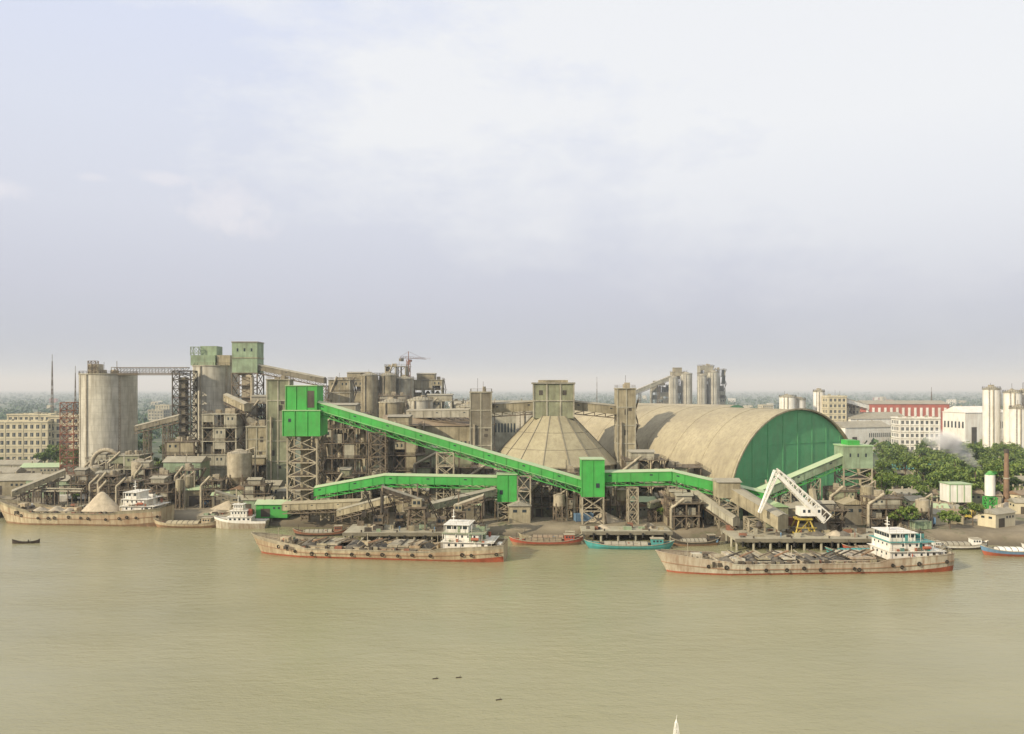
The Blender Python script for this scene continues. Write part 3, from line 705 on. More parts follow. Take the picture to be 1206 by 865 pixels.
for px_,py_,bl in ((-42,254,11),(-22,252,8),(-36,260,9)):
    o=Obj('pier_crane',(px_,py_,3.4)); o.part('base').box(-1.6,1.6,-1.8,1.8,0,1.2,STEELD); o.cyl(0,0,1.2,1.8,1,STEELD,n=12); o.part('cab').box(-1.5,1.5,-1.2,2.2,1.8,4.2,STEEL); o.wins('f',-1.3,1.3,2.4,4,-1.2,2,1,.7,.6,sill=False)
    o.part('boom'); 
    for a in (-.5,.5): o.beam((a,-.5,2.4),(-4+a*.3,-3,2.4+bl),.25,STEELD)
    for k in range(8): t0=k/8;t1=(k+1)/8; o.beam((-.5-3.65*t0,-.5-2.5*t0,2.4+bl*t0),(.5-4.35*t1,-.5-2.5*t1,2.4+bl*t1),.14,STEELD)
    o.beam((-4,-3,2.4+bl),(-4,-3,6),.1,STEELD); o.box(-4.7,-3.3,-3.6,-2.4,4.6,6,STEELD); o.done()

# white level-luffing grab crane
o=Obj('grab_crane',(89,247,3.4))
o.part('legs')
for a in (-3.2,3.2):
    for b in (-3,3): o.beam((a,b,0),(a*.5,b*.5,4.4),.4,YEL)
    o.beam((a,-3,.5),(a,3,.5),.4,YEL)
o.beam((-3.2,-3,2.2),(3.2,-3,2.2),.25,YEL); o.beam((-3.2,-3,0),(1.6,-1.5,4.4),.2,YEL); o.box(-2.2,2.2,-2.2,2.2,4.4,4.9,YEL); o.cyl(0,0,4.9,5.6,1.6,STEELD,n=16)
o.part('machine_house').box(-1.5,5,-2,2,5.6,8.2,WHITE); o.box(5,7,-1.8,1.8,5.6,7.4,STEELD); o.wins('f',-1,5,6.2,8,-2,4,1,.5,.5,sill=False)
o.part('boom')
def truss(p,q,w0,w1,m,n=9,bw=.3):
    p=Vector(p);q=Vector(q);t=(q-p).normalized();nn=Vector((0,1,0));u=t.cross(nn).normalized();prev=None
    for k in range(n+1):
        c=p.lerp(q,k/n);w_=w0+(w1-w0)*k/n; cs_=[c+nn*w_*.5*a+u*w_*.5*b for a,b in ((-1,-1),(1,-1),(1,1),(-1,1))]
        for i in range(4): o.beam(cs_[i],cs_[(i+1)%4],bw*.7,m)
        if prev:
            for i in range(4): o.beam(prev[i],cs_[i],bw*1.4,m); o.beam(prev[i],cs_[(i+1)%4],bw*.7,m)
        prev=cs_
truss((7,0,4.6),(-8.6,-2,19),3.2,1.5,WHITE,11,.3)
o.beam((6,-1.6,4.2),(-8.4,-2.9,18.1),.5,WHITE,1.1)
o.part('jib'); truss((-8.6,-2,19.3),(-14.5,-4,7),1.4,.5,WHITE,9,.22)
o.beam((-8.6,-2,20),(-3,-1,16),.4,WHITE); o.beam((1,0,8.2),(-3,-1,16),.4,WHITE)
o.part('grab').beam((-14.5,-4,7),(-14.5,-4,4.5),.1,STEELD); o.tube((-14.5,-4,4.5),(-14.5,-4,3),.4,STEELD,1.1,10); o.tube((-14.5,-4,3),(-14.5,-4,2),1.1,STEELD,.3,10)
o.done()
o=Obj('enclosed_chute'); o.part('chute').gallery((70,260,13),(82,244,5.2),5,4,TAN,ROOFG,0,ribs=3,wins=False); o.part('frame').lattice(73,78,249,254,3.4,7.5,2,.3,STEELL)
o.lattice(66,72,257,263,G,13,3,.3,STEELL); o.box(65.5,72.5,256,263,13,18,TAN); o.gable(65.5,72.5,256,263,18,1,ROOFG); o.done()
o=Obj('enclosed_chute'); o.part('chute').gallery((60,266,12),(70,252,4.8),3,2.4,CONC,ROOFG,.8,STEEL,3,wins=False); o.done()
process('pump_station',98,253,9,5,7,2,2,clad=.4,m=STEEL); process('pump_station',56,262,8,6,8,2,2,clad=.4,mc=CONC,m=STEEL)

# ---------------- yard clutter
def truck(x,y,rz):
    o=Obj('dump_truck',(x,y,G),rz); m=R.choice([YEL,BLUE,REDP,WHITE])
    o.part('cab').box(-3.6,-1.8,-1.1,1.1,.9,2.9,m); o.box(-3.66,-3.6,-.9,.9,1.9,2.7,GLASS); o.box(-3.2,-2.2,-1.13,-1.1,1.9,2.6,GLASS)
    o.part('bed').box(-1.6,3.6,-1.2,1.2,1.0,1.2,STEELD)
    for a in ((-1.6,3.6,-1.25,-1.15),(-1.6,3.6,1.15,1.25),(-1.7,-1.6,-1.25,1.25),(3.6,3.7,-1.25,1.25)): o.box(a[0],a[1],a[2],a[3],1.2,2.5,m)
    o.mound(-1.6,3.6,-1.15,1.15,1.7,1.2,SAND,6)
    o.part('wheels')
    for xx in (-2.8,1.4,2.7):
        for yy in (-1.05,.75): o.tube((xx,yy,.5),(xx,yy+.3,.5),.5,RUBBER,n=12)
    return o.done()
def container(x,y,rz):
    o=Obj('shipping_container',(x,y,G),rz); m=R.choice([BLUE,RUST,GREENG,WHITE]); o.box(-3,3,-1.2,1.2,.1,2.6,m)
    for k in range(13): o.box(-2.95+k*.48,-2.8+k*.48,-1.26,-1.2,.2,2.5,m)
    for a in (-3,3):
        for b in (-1.2,1.2): o.box(a-.1,a+.1,b-.1,b+.1,0,2.7,m)
    return o.done()
def rack(x,y,L_,rz):
    o=Obj('pipe_rack',(x,y,G),rz); n=int(L_/5)
    for i in range(n+1):
        xx=-L_/2+L_*i/n
        for yy in (-1.2,1.2): o.beam((xx,yy,-.2),(xx,yy,6),.3,STEEL)
        o.beam((xx,-1.2,5),(xx,1.2,5),.25,STEEL); o.beam((xx,-1.2,6),(xx,1.2,6),.25,STEEL)
    for yy,z,r in ((-.8,5.4,.25),(0,5.45,.35),(.8,5.35,.2),(-.5,6.4,.3),(.5,6.3,.2)): o.tube((-L_/2,yy,z),(L_/2,yy,z),r,R.choice([STEELL,CONC,GREENG]),n=8)
    return o.done()
for i in range(185):
    x=R.uniform(-185,140); y=shore(x)+R.uniform(11,42)
    if (x-17)**2+(y-336)**2<32**2: continue
    if x>72 and y>shore(x)+30: continue
    if abs(x+74)<8 and y>278: continue
    k=R.random(); rz=R.choice([0,0,90,-8,10])+R.uniform(-5,5)
    if k<.26: shed(R.choice(['storage_shed','pump_house','workshop']),x,y,R.uniform(6,14),R.uniform(5,8),R.uniform(3.5,8),R.choice([TAN,CONC,CONCD,GREENG,OLIVE,CONCD]),R.choice([ROOFG,ROOFB,ROOFG,ROOFT,GREENP,ROOFB]),rz)
    elif k<.34: hopper(x,y,R.uniform(1.4,2.4),R.uniform(3,5),R.uniform(8,12),rz,R.choice([STEELL,CONC,TAN]))
    elif k<.41 and x>-110: conv('belt_conveyor',(x,y,R.uniform(5,8)),(x+R.uniform(-18,18),y+R.uniform(-4,12),R.uniform(8,14)),2.0,1.6,R.choice([TAN,OLIVE,CONCD]),R.choice([ROOFG,ROOFT]))
    elif k<.60: process('transfer_station',x,y,R.uniform(5,10),R.uniform(5,8),R.uniform(7,15),3,2,rz=R.uniform(-6,6),clad=.25,m=STEEL)
    elif k<.70: rack(x,y,R.uniform(12,26),R.uniform(-10,10))
    elif k<.82: 
        o=Obj('aggregate_pile',(x,y,G)); s_=R.uniform(4,8); o.mound(-s_,s_,-s_*.8,s_*.8,-.1,s_*.55,R.choice([SAND,CARGO,SAND]),12); o.done()
    elif k<.90: truck(x,y,R.uniform(0,360))
    elif k<.95: container(x,y,R.uniform(-20,20))
    else: tree(x,y,R.uniform(.4,.6))

# ---------------- right zone & distance
o=Obj('storage_bin_building',(166,302,G)); o.part('walls').box(-4,4,-3.5,3.5,2.6,9.2,WHITE); o.box(-4.3,4.3,-3.8,3.8,9.2,9.5,GREENP); o.part('legs').lattice(-3.8,3.8,-3.3,3.3,-.3,2.6,1,.3,STEEL)
for x in (-4,-1.3,1.3,4): o.part('ribs').box(x-.12,x+.12,-3.65,-3.5,2.6,9.2,GREENP)
o.done()
o=Obj('green_white_silo',(173,292,G)); o.part('shell').cyl(0,0,6,13.5,1.7,WHITE,n=20); o.cyl(0,0,13.5,15,1.7,GREEN,.3,20); o.cyl(0,0,4.5,6,.5,GREEN,1.7,20); o.part('legs').lattice(-1.5,1.5,-1.5,1.5,-.2,5.5,2,.3,GREEN); o.rail([(-1.7,-1.7,13.5),(1.7,-1.7,13.5),(1.7,1.7,13.5)],GREEN); o.done()
o=Obj('brick_chimney',(190,310,G)); o.cyl(0,0,-.3,21,1.15,ROOFB,.75,16); o.cyl(0,0,20,21.4,.95,STEELD,n=16); o.cyl(0,0,10,10.5,1.15,CONC,n=16); o.done()
shed('teal_roof_house',192,392,22,10,6,CREAM,TEAL,rz=5); shed('warehouse',158,372,16,9,7,CREAM,GREENP,rz=20); shed('warehouse',215,350,18,9,5,CONC,ROOFG,rz=-5); shed('warehouse',150,310,14,8,4.5,CONC,ROOFG,14)
for i in range(70):
    y=R.uniform(256,325); x=y*R.uniform(.47,.67)
    if abs(x-170)<10 and y<308: continue
    k=R.random()
    if k<.42: shed(R.choice(['storage_shed','village_house','village_house']),x,y,R.uniform(6,12),R.uniform(5,7),R.uniform(2.8,4.5),R.choice([CREAM,CONC,TAN,CREAM,OLIVE]),R.choice([ROOFG,ROOFB,GREENP,ROOFG,ROOFB]),R.uniform(-30,30))
    elif k<.55: o=Obj('aggregate_pile',(x,y,G)); s_=R.uniform(3,6); o.mound(-s_,s_,-s_*.8,s_*.8,-.1,s_*.5,SAND,10); o.done()
    elif k<.63: truck(x,y,R.uniform(0,360))
    elif k<.68: container(x,y,R.uniform(-30,30))
    else: tree(x,y,R.uniform(.4,.8))
o=Obj('red_factory_building',(339,705,G),-3); o.part('walls').box(-35,35,-15,15,-.5,31,BRICKR)
for k in range(14): o.part('panels').box(-34.5+k*5,-32.5+k*5,-15.3,-15,1,28,WHITE)
o.part('roof').gable(-35,35,-15,15,31,3,ROOFG); o.done()
building('apartment_building',260,520,25,14,25,WHITE,6,8,rz=-6); building('apartment_building',276,540,14,12,22,CREAM,5,4)
shed('white_warehouse',322,562,32,22,28,WHITE,WHITE,10); shed('white_warehouse',270,610,48,24,22,WHITE,ROOFG,12); shed('white_warehouse',240,560,40,20,18,WHITE,ROOFG,20); shed('white_warehouse',225,640,60,26,22,CONC,WHITE,4)
for x,y,r,h in ((284,478,4.6,44),(294,474,4.8,42),(304,480,5,42),(290,462,4.5,33),(301,460,5,32),(205,600,6,38),(214,603,5,36),(232,610,4,42)): silo('white_silo',x,y,r,h,WHITE,24,dome=1.5).done()
building('plant_office',240,602,14,14,38,CREAM,9,4); building('plant_office',255,612,12,14,33,CREAM,8,4)
conv('belt_conveyor',(244,600,38),(268,608,32),3,3,WHITE,ROOFG,sup=1)
for x,y,r,h in ((180,900,5,56),(196,905,6,60),(212,900,5,58),(226,905,6,62)): silo('distant_silo',x,y,r,h,CONCL,18,dome=2).done()
process('distant_process_tower',219,915,14,14,70,8,3,clad=.6,mc=CONC); process('distant_process_tower',188,915,14,14,63,8,3,clad=.6,mc=TAN); process('distant_process_tower',168,920,18,14,48,6,3,clad=.6,mc=CONC); process('distant_process_tower',238,930,12,12,66,8,2,clad=.6,mc=CONC)
conv('belt_conveyor',(130,900,38),(180,910,58),4,4,CONC,ROOFG,sup=2)
o=Obj('distant_vault_hall',(178,640,G),42); n=20; r=30;Lh=110;A=[(-r*math.cos(math.pi*k/n),0,r*math.sin(math.pi*k/n)*1.05) for k in range(n+1)];Bk=[(a,Lh,c) for a,b,c in A]
o.part('roof').add(A+Bk,[(k,k+1,n+2+k,n+1+k) for k in range(n)],ROOFT,True); o.part('gable').add([(a,0.3,c) for a,b,c in A],[tuple(range(n+1))],GREEND); o.box(-3,3,0,.3,0,7,STEELD); o.done()
HB=[]
for i in range(6):
    hb=building('distant_building',-500+i*40,900+i*30,R.uniform(14,26),R.uniform(10,16),[9,14,18,22,12,24][i],[CREAM,WHITE,CONC,CREAM,BRICKR,WHITE][i],[3,4,5,7,4,8][i],5,rz=R.uniform(-20,20)); HB.append(hb)
def dup(src,loc,rz,s):
    e_=bpy.data.objects.new('distant_building',None); e_.location=loc; e_.rotation_euler=(0,0,rad(rz)); e_.scale=(s,s,s); scene.collection.objects.link(e_)
    for ch in src.children:
        c_=bpy.data.objects.new(ch.name.split('.')[0],ch.data); c_.parent=e_; scene.collection.objects.link(c_)
for i in range(110):
    y=560*(5**R.random()); x=y*R.uniform(-.7,.7)
    if y<1000 and -.32<x/y<.42: continue
    if 290<x<390 and 540<y<740: continue
    dup(R.choice(HB),(x,y,G),R.uniform(-25,25),R.uniform(.6,1.0))
def mast(x,y,h,w_=3,m=STEEL):
    o=Obj('radio_mast',(x,y,G)); o.lattice(-w_/2,w_/2,-w_/2,w_/2,0,h,int(h/7),w_*.06,m,.15); o.beam((0,0,h),(0,0,h+6),.3,m); o.done()
mast(-399,700,68,2.4); mast(-380,702,58,2); mast(-470,900,60); mast(100,950,52,2); mast(520,1000,40)
def tcrane(x,y,h,a,m=RUST,J=30):
    o=Obj('tower_crane',(x,y,G),a); o.part('mast').lattice(-1,1,-1,1,0,h,int(h/5),.2,m); o.part('jib').beam((-10,0,h+1),(J,0,h+1),.3,m,.4)
    for k in range(13): o.beam((-10+k*3,0,h+1),(-8.5+k*3,0,h+2.2),.15,m)
    o.beam((-10,0,h+2.2),(J-2,0,h+2),.2,m); o.beam((0,0,h),(0,0,h+6),.4,m); o.beam((0,0,h+6),(J*.7,0,h+2.2),.12,m); o.beam((0,0,h+6),(-9,0,h+2),.12,m); o.box(-10,-7,-1,1,h-1.5,h+.6,CONCD); o.box(1,3,-1,1,h-1.6,h,m); o.done()
tcrane(-77,600,66,60,J=22)

# ---------------- ships
def torus(o,c,r,tt,m,n=12,k=6):
    v=[]
    for i in range(n):
        a=2*math.pi*i/n
        for j in range(k):
            b=2*math.pi*j/k; rr=r+tt*math.cos(b); v.append((c[0]+rr*math.cos(a),c[1]+tt*math.sin(b),c[2]+rr*math.sin(a)))
    o.add(v,[(i*k+j,((i+1)%n)*k+j,((i+1)%n)*k+(j+1)%k,i*k+(j+1)%k) for i in range(n) for j in range(k)],m,True)
def ship(name,loc,rz,L_,W_,D,rise,hm,boot,trim,cargo,pile=0,bootz=.9,covers=False,deckh=TEAL):
    o=Obj(name,loc,rz); N_=34
    def hw(t): 
        a=min(1,(t/.2))**.55 if t<.2 else 1; b=1-.25*max(0,(t-.9)/.1)**2; return W_/2*a*b
    def dz(t): return D+rise*max(0,1-t/.25)**1.5+1.5*max(0,(t-.70)/.3)**.8
    def bul(t): return .45 if .2<t<.72 else 1.0
    ts=[(k/N_)**1.25 for k in range(N_+1)]
    rings=[]
    for t in ts:
        w_=max(hw(t),.08); z=dz(t); x=-L_/2+t*L_; rk=max(0,1-t/.2)
        bz=bootz+1.1*max(0,(t-.8)/.2)
        prof=[(-2,.72),(bz,.96),(z*.55+bz*.45,1),(z,1.02),(z+bul(t),1.03)]
        rings.append([(x-rk*(zz-0)*.55,ww*w_,zz) for zz,ww in prof])
    for sd in (-1,1):
        v=[(p[0],p[1]*sd,p[2]) for r_ in rings for p in r_]
        for lv,m in ((0,boot),(1,hm),(2,hm),(3,trim)):
            f_=[(i*5+lv,(i+1)*5+lv,(i+1)*5+lv+1,i*5+lv+1) for i in range(N_)]
            o.part('hull').add(v,f_,m,True)
        rail_=[(r_[4][0],r_[4][1]*sd,r_[4][2]) for r_ in rings]
        for a,b in zip(rail_[:-1],rail_[1:]): o.beam(a,b,.2,trim,.18)
        rub=[(r_[2][0],r_[2][1]*sd*1.01,r_[2][2]) for r_ in rings]
        for a,b in zip(rub[:-1],rub[1:]): o.beam(a,b,.18,HULLB,.2)
    last=rings[-1]; o.add([(p[0],p[1],p[2]) for p in last]+[(p[0],-p[1],p[2]) for p in last[::-1]],[tuple(range(10))],hm)
    v=[]
    for r_ in rings: v+=[(r_[3][0],r_[3][1],r_[3][2]-.05),(r_[3][0],-r_[3][1],r_[3][2]-.05)]
    o.part('deck').add(v,[(2*i,2*i+1,2*i+3,2*i+2) for i in range(N_)],DECK)
    for k in range(13):
        t=.1+.86*k/12+R.uniform(-.03,.03); x=-L_/2+t*L_
        for sd in (-1,1): torus(o.part('tyre_fenders'),(x,sd*(hw(t)*1.03+.15),dz(t)*.72+R.uniform(-.5,.3)),R.uniform(.32,.48),.15,RUBBER,10,5)
    h0,h1=-.34*L_,.23*L_; hy=W_*.38; nh=2; cz=D+1.0
    for k in range(nh):
        a=h0+(h1-h0)*k/nh+.7;b=h0+(h1-h0)*(k+1)/nh-.7
        P=o.part('hatch_coamings')
        for q in ((a,b,-hy-.15,-hy),(a,b,hy,hy+.15),(a-.15,a,-hy-.15,hy+.15),(b,b+.15,-hy-.15,hy+.15)): o.box(q[0],q[1],q[2],q[3],D-.3,cz,hm)
        o.box(a,b,-hy-.35,-hy-.15,cz-.2,cz,trim)
        for i in range(int((b-a)/2)): o.box(a+i*2,a+i*2+.15,-hy-.3,-hy-.15,D,cz-.2,hm)
        o.part('cargo'); o.box(a,b,-hy,hy,D-.2,D+.1,cargo)
        if pile and k==1: o.mound(a,b,-hy,hy,D+.1,pile,SAND,16)
        else: o.mound(a,b,-hy,hy,D+.1,1.8+R.random(),cargo,10,3)
        if covers:
            o.part('hatch_covers')
            for j in range(6):
                xx=a+j*(b-a)/6
                if R.random()<.35: o.box(xx,xx+(b-a)/6-.2,-hy-.2,hy+.2,cz+R.uniform(.01,.4),cz+.7,R.choice([trim,hm,STEELL,TAN]))
            for j in range(6): xx=R.uniform(a,b); o.beam((xx,-hy,cz+.9),(xx+R.uniform(-2,2),hy,cz+.9),.25,R.choice([STEELL,STEEL,STEELD]))
            for j in range(5): xx=R.uniform(a,b-3); o.beam((xx,-hy+1,cz+1),(xx+4,-hy+2,cz+2.2),.3,R.choice([STEELD,STEEL,HULLB]))
        o.part('deck_gear'); xm=b+.7
        o.box(xm-.5,xm+.5,-1.5,1.5,D,D+1.8,hm); o.cyl(xm,2.5,D,D+1.4,.35,STEELD,n=8); o.cyl(xm,-2.8,D,D+1.2,.3,STEELD,n=8)
        o.beam((xm,0,D),(xm,0,D+4),.16,STEELL)
    zb=dz(.1); xb=-L_/2+.1*L_
    o.part('forecastle').box(xb-1,xb+1.5,-1.2,1.2,zb,zb+1.3,hm); o.tube((xb+3,-1.5,dz(.14)+.6),(xb+3,1.5,dz(.14)+.6),.5,STEELD,n=10); o.beam((xb-2,0,zb),(xb-2,0,zb+4),.16,STEELL); o.beam((xb-2,0,zb+3.5),(h0,0,D+4),.05,STEELD)
    o.cyl(xb+2,2,zb-.3,zb+1,.35,deckh,n=8); o.cyl(xb,-2,zb-.2,zb+.8,.3,STEELD,n=8); o.rail([(r_[4][0],r_[4][1]*-1,r_[4][2]) for r_ in rings[1:9]],STEELL,.8,.07,2)
    # superstructure : three stepped decks, raised aft
    z=dz(.85)-.05; x0,x1=.265*L_,.44*L_; hw_=W_*.41
    for k,(a,b,ww,hh) in enumerate(((0,0,1,2.3),(.3,2.6,.92,2.2),(.6,5.6,.78,2.2))):
        X0=x0+a;X1=x1-b;Wd=hw_*ww
        o.part('superstructure').box(X0,X1,-Wd,Wd,z,z+hh,WHITE)
        o.part('ports')
        if k<2: o.wins('f',X0+.8,X1-.3,z+.8,z+hh-.2,-Wd,max(3,int((X1-X0)/1.8)),1,.3,.5,sill=False,skip=.15); o.wins('l',-Wd+.5,Wd-.5,z+.9,z+hh-.2,X0,4,1,.25,.5,sill=False)
        else: o.wins('f',X0+.2,X1-.2,z+.9,z+hh-.25,-Wd,4,1,.8,.8,sill=False); o.wins('l',-Wd+.2,Wd-.2,z+.9,z+hh-.25,X0,6,1,.85,.85,sill=False)
        dx=X1-1.5-R.random()*2; o.box(dx,dx+.75,-Wd-.06,-Wd-.01,z+.1,z+1.9,STEELD if k==0 else deckh)
        o.part('decks').box(X0-.5,X1+(1.8 if k<2 else .5),-Wd-.7,Wd+.7,z+hh,z+hh+.1,deckh if k==1 else WHITE)
        zt=z+hh+.1; o.part('deck_rails').rail([(X0-.4,-Wd-.6,zt),(X1+1.6 if k<2 else X1+.4,-Wd-.6,zt),(X1+1.6 if k<2 else X1+.4,Wd+.6,zt)],STEELL,.9,.05,1.6)
        for i in range(4): xx=X0-.3+(X1-X0+1.4)*i/3; o.beam((xx,-Wd-.6,z),(xx,-Wd-.6,z+hh),.1,WHITE)
        z=zt
    for k in range(6): a=R.uniform(x0+1,x1-1); o.part('deck_rails').box(a,a+R.uniform(.4,1.0),-hw_-.5,-hw_-.1,dz(.85)+2.4,dz(.85)+2.4+R.uniform(.4,.9),R.choice([HULLR,deckh,STEELL,STEEL]))
    o.part('mast').beam((X0+1.5,0,z),(X0+1.5,0,z+3.6),.18,WHITE); o.beam((X0+1.5,-1.2,z+2.4),(X0+1.5,1.2,z+2.4),.1,WHITE); o.box(X0+1.1,X0+1.9,-.7,.7,z+1.5,z+1.65,WHITE); o.beam((X0+2.6,.8,z),(X0+2.6,.8,z+2.2),.07,STEELD)
    o.part('funnel').box(x1-3,x1-1.4,-.9,.9,z-4.5,z-.9,deckh); o.box(x1-2.95,x1-1.45,-.85,.85,z-.9,z-.4,STEELD); o.tube((x1-2.2,0,z-.4),(x1-1.9,0,z+.4),.2,STEELD)
    o.part('lifeboat').tube((x1-4.5,-hw_-.6,z-3.7),(x1-2.4,-hw_-.6,z-3.7),.42,HULLR,.38,8); o.cyl(x1-.8,hw_-1,z-4.5,z-3.2,.4,REDP,n=8)
    xs_=x1+.5; zs=dz(.97); o.part('stern_gear').box(xs_+.6,xs_+1.8,-1.5,1.5,zs,zs+1,STEELD); o.rail([(xs_,-hw_,zs+1),(L_/2-.2,-hw_*.8,zs+1),(L_/2-.2,hw_*.8,zs+1)],STEELL,.9,.07,1.5)
    for k in range(6): a=R.uniform(xs_,L_/2-2); o.box(a,a+R.uniform(.4,1.4),R.uniform(-4,-1),R.uniform(0,2),zs,zs+R.uniform(.3,1.2),R.choice([GREENG,TAN,WHITE,STEELD]))
    o.part('deck_clutter').tube((h0,-W_*.43,D+.3),(h1,-W_*.43,D+.3),.12,STEELL,n=6)
    for k in range(60):
        a=R.uniform(h0-3,h1+3);sd=R.choice([-1,-1,1]);b=sd*W_*R.uniform(.41,.46); o.box(a,a+R.uniform(.3,2),b-.3,b+.3,D,D+R.uniform(.4,1.3),R.choice([STEELD,TAN,STEEL,RUST,STEELD,CARGO]))
    return o.done()
ship('bulk_carrier',(78,213.5,0),3.5,75,12.5,2.3,2.2,HULLG,HULLR,HULLG,CARGO,bootz=.45,covers=True)
ship('bulk_carrier',(-37.5,231,0),-7.5,72,12,2.2,2.4,HULLC,HULLR,STEELL,CARGO,bootz=.5,covers=True,deckh=GREENG)
ship('bulk_carrier',(-151,286.5,0),-5,60,12,3.8,3.6,HULLC,HULLB,TAN,SAND,pile=9,bootz=.6,deckh=WHITE)
def boat(name,loc,rz,L_,W_,hull,top,cover=None,D=1.2,cabin=True):
    o=Obj(name,loc,rz); N_=20; rings=[]
    for k in range(N_+1):
        t=k/N_; w_=W_/2*max(.04,math.sin(math.pi*min(max(t,.0),1))**.45 if 0<t<1 else .04); z=D+1.4*abs(2*t-1)**3
        x=-L_/2+t*L_; rings.append([(x*.86,w_*.5,-.6),(x*.95,w_*.92,z*.45),(x,w_,z)])
    for sd in (-1,1):
        v=[(p[0],p[1]*sd,p[2]) for r_ in rings for p in r_]
        o.part('hull').add(v,[(i*3,(i+1)*3,(i+1)*3+1,i*3+1) for i in range(N_)],hull,True); o.add(v,[(i*3+1,(i+1)*3+1,(i+1)*3+2,i*3+2) for i in range(N_)],top,True)
        for i in range(N_): a=rings[i][2];b=rings[i+1][2]; o.beam((a[0],a[1]*sd,a[2]),(b[0],b[1]*sd,b[2]),.13,STEELL,.14)
    v=[]
    for r_ in rings: v+=[(r_[2][0],r_[2][1]*.97,r_[2][2]-.35),(r_[2][0],-r_[2][1]*.97,r_[2][2]-.35)]
    o.part('deck').add(v,[(2*i,2*i+1,2*i+3,2*i+2) for i in range(N_)],DECK)
    if cover:
        n_=8; cw=W_*.38; a0,a1=-L_*.28,L_*.2; v=[(x,-cw*math.cos(math.pi*k/n_),D+.9*math.sin(math.pi*k/n_)) for x in (a0,a1) for k in range(n_+1)]
        o.part('cover').add(v,[(k,k+1,n_+2+k,n_+1+k) for k in range(n_)]+[tuple(range(n_+1)),tuple(range(n_+1,2*n_+2))],cover)
        for k in range(7): x=a0+(a1-a0)*k/6; [o.beam((x,-cw*1.02*math.cos(math.pi*j/n_),D+.93*math.sin(math.pi*j/n_)),(x,-cw*1.02*math.cos(math.pi*(j+1)/n_),D+.93*math.sin(math.pi*(j+1)/n_)),.1,WOOD) for j in range(n_)]
    if cabin:
        o.part('cabin').box(L_*.24,L_*.37,-W_*.28,W_*.28,D,D+1.9,top); o.box(L_*.23,L_*.38,-W_*.32,W_*.32,D+1.9,D+2.02,STEELL); o.wins('f',L_*.25,L_*.36,D+.8,D+1.7,-W_*.28,3,1,.6,.6,sill=False)
    o.part('clutter')
    for k in range(12): a=R.uniform(-.38,.4)*L_; o.box(a,a+R.uniform(.3,1),R.uniform(-1.4,-.4),R.uniform(.1,1),D-.3,D+R.uniform(.2,.8),R.choice([WOOD,TAN,BLUE,RUST,STEELL,STEELD]))
    o.part('mast').beam((-L_*.4,0,D),(-L_*.4,0,D+2.5),.12,WOOD); o.beam((L_*.42,0,D),(L_*.5,.6,-.5),.15,WOOD)
    return o.done()
boat('wooden_cargo_boat',(10.5,247,0),1,23,4.4,HULLB,REDP,DECK); boat('wooden_cargo_boat',(35,241,0),-3,27,4.6,TEAL,TEAL,ROOFG); boat('wooden_cargo_boat',(99,231,0),2,19,4,TEAL,TEAL,TEAL)
boat('wooden_cargo_boat',(106,235.5,0),4,20,4,HULLR,REDP,ROOFB); boat('wooden_cargo_boat',(132,241,0),-4,20,4.6,STEELD,WHITE,ROOFG); boat('wooden_cargo_boat',(145,231,0),-6,21,4.8,HULLR,BLUE,WHITE,1.5); boat('wooden_cargo_boat',(120,236,0),3,14,3.4,HULLB,WHITE,ROOFB)
boat('wooden_cargo_boat',(-62,262,0),6,18,4,STEELD,RUST,ROOFG); boat('wooden_cargo_boat',(-112,278,0),-4,24,5,HULLB,HULLC,ROOFT,1.4); boat('wooden_cargo_boat',(158,238,0),10,18,4,HULLG,WHITE,ROOFG); boat('wooden_cargo_boat',(12,252,0),-3,20,4,STEELD,TAN,ROOFB); boat('wooden_cargo_boat',(56,246,0),6,16,3.6,HULLB,STEELD,ROOFG)
o=Obj('tug_boat',(-93,277,0),2); N_=16; rings=[]
for k in range(N_+1):
    t=k/N_; w_=3*max(.05,(min(1,t/.3))**.6)*(1-.15*t**4); z=1.8+1.4*(1-t)**3; x=-9+18*t; rings.append([(x*.92,w_*.7,-.8),(x,w_,z),(x-.2*(1-t),w_*1.02,z+.8)])
for sd in (-1,1):
    v=[(p[0],p[1]*sd,p[2]) for r_ in rings for p in r_]; o.part('hull').add(v,[(i*3,(i+1)*3,(i+1)*3+1,i*3+1) for i in range(N_)],HULLG,True); o.add(v,[(i*3+1,(i+1)*3+1,(i+1)*3+2,i*3+2) for i in range(N_)],WHITE,True)
v=[]
for r_ in rings: v+=[(r_[1][0],r_[1][1],r_[1][2]),(r_[1][0],-r_[1][1],r_[1][2])]
o.part('deck').add(v,[(2*i,2*i+1,2*i+3,2*i+2) for i in range(N_)],DECK); r_=rings[-1]; o.part('hull').add([r_[0],r_[1],r_[2],(r_[2][0],-r_[2][1],r_[2][2]),(r_[1][0],-r_[1][1],r_[1][2]),(r_[0][0],-r_[0][1],r_[0][2])],[(0,1,2,3,4,5)],HULLG)
z=1.9
for a,b,ww in ((-4,4,2.2),(-3,2.4,1.9),(-2.2,1,1.5)):
    o.part('cabin').box(a,b,-ww,ww,z,z+2.0,WHITE); o.wins('f',a+.2,b-.2,z+.8,z+1.8,-ww,5,1,.45,.6,sill=False); o.box(a-.4,b+.4,-ww-.4,ww+.4,z+2.0,z+2.1,WHITE); o.rail([(a-.3,-ww-.3,z+2.1),(b+.3,-ww-.3,z+2.1)],STEELL,.9,.06,1.2); z+=2.1
o.beam((-1,0,z),(-1,0,z+3),.15,WHITE); o.box(2.6,3.8,-.7,.7,4.2,6.4,REDP); o.done()
shed('green_dock_shed',-84,285,11,6,4.2,GREEN,GREENP,rz=0)
o=Obj('rowing_boat',(-150,249,0),6); N_=14;rings=[]
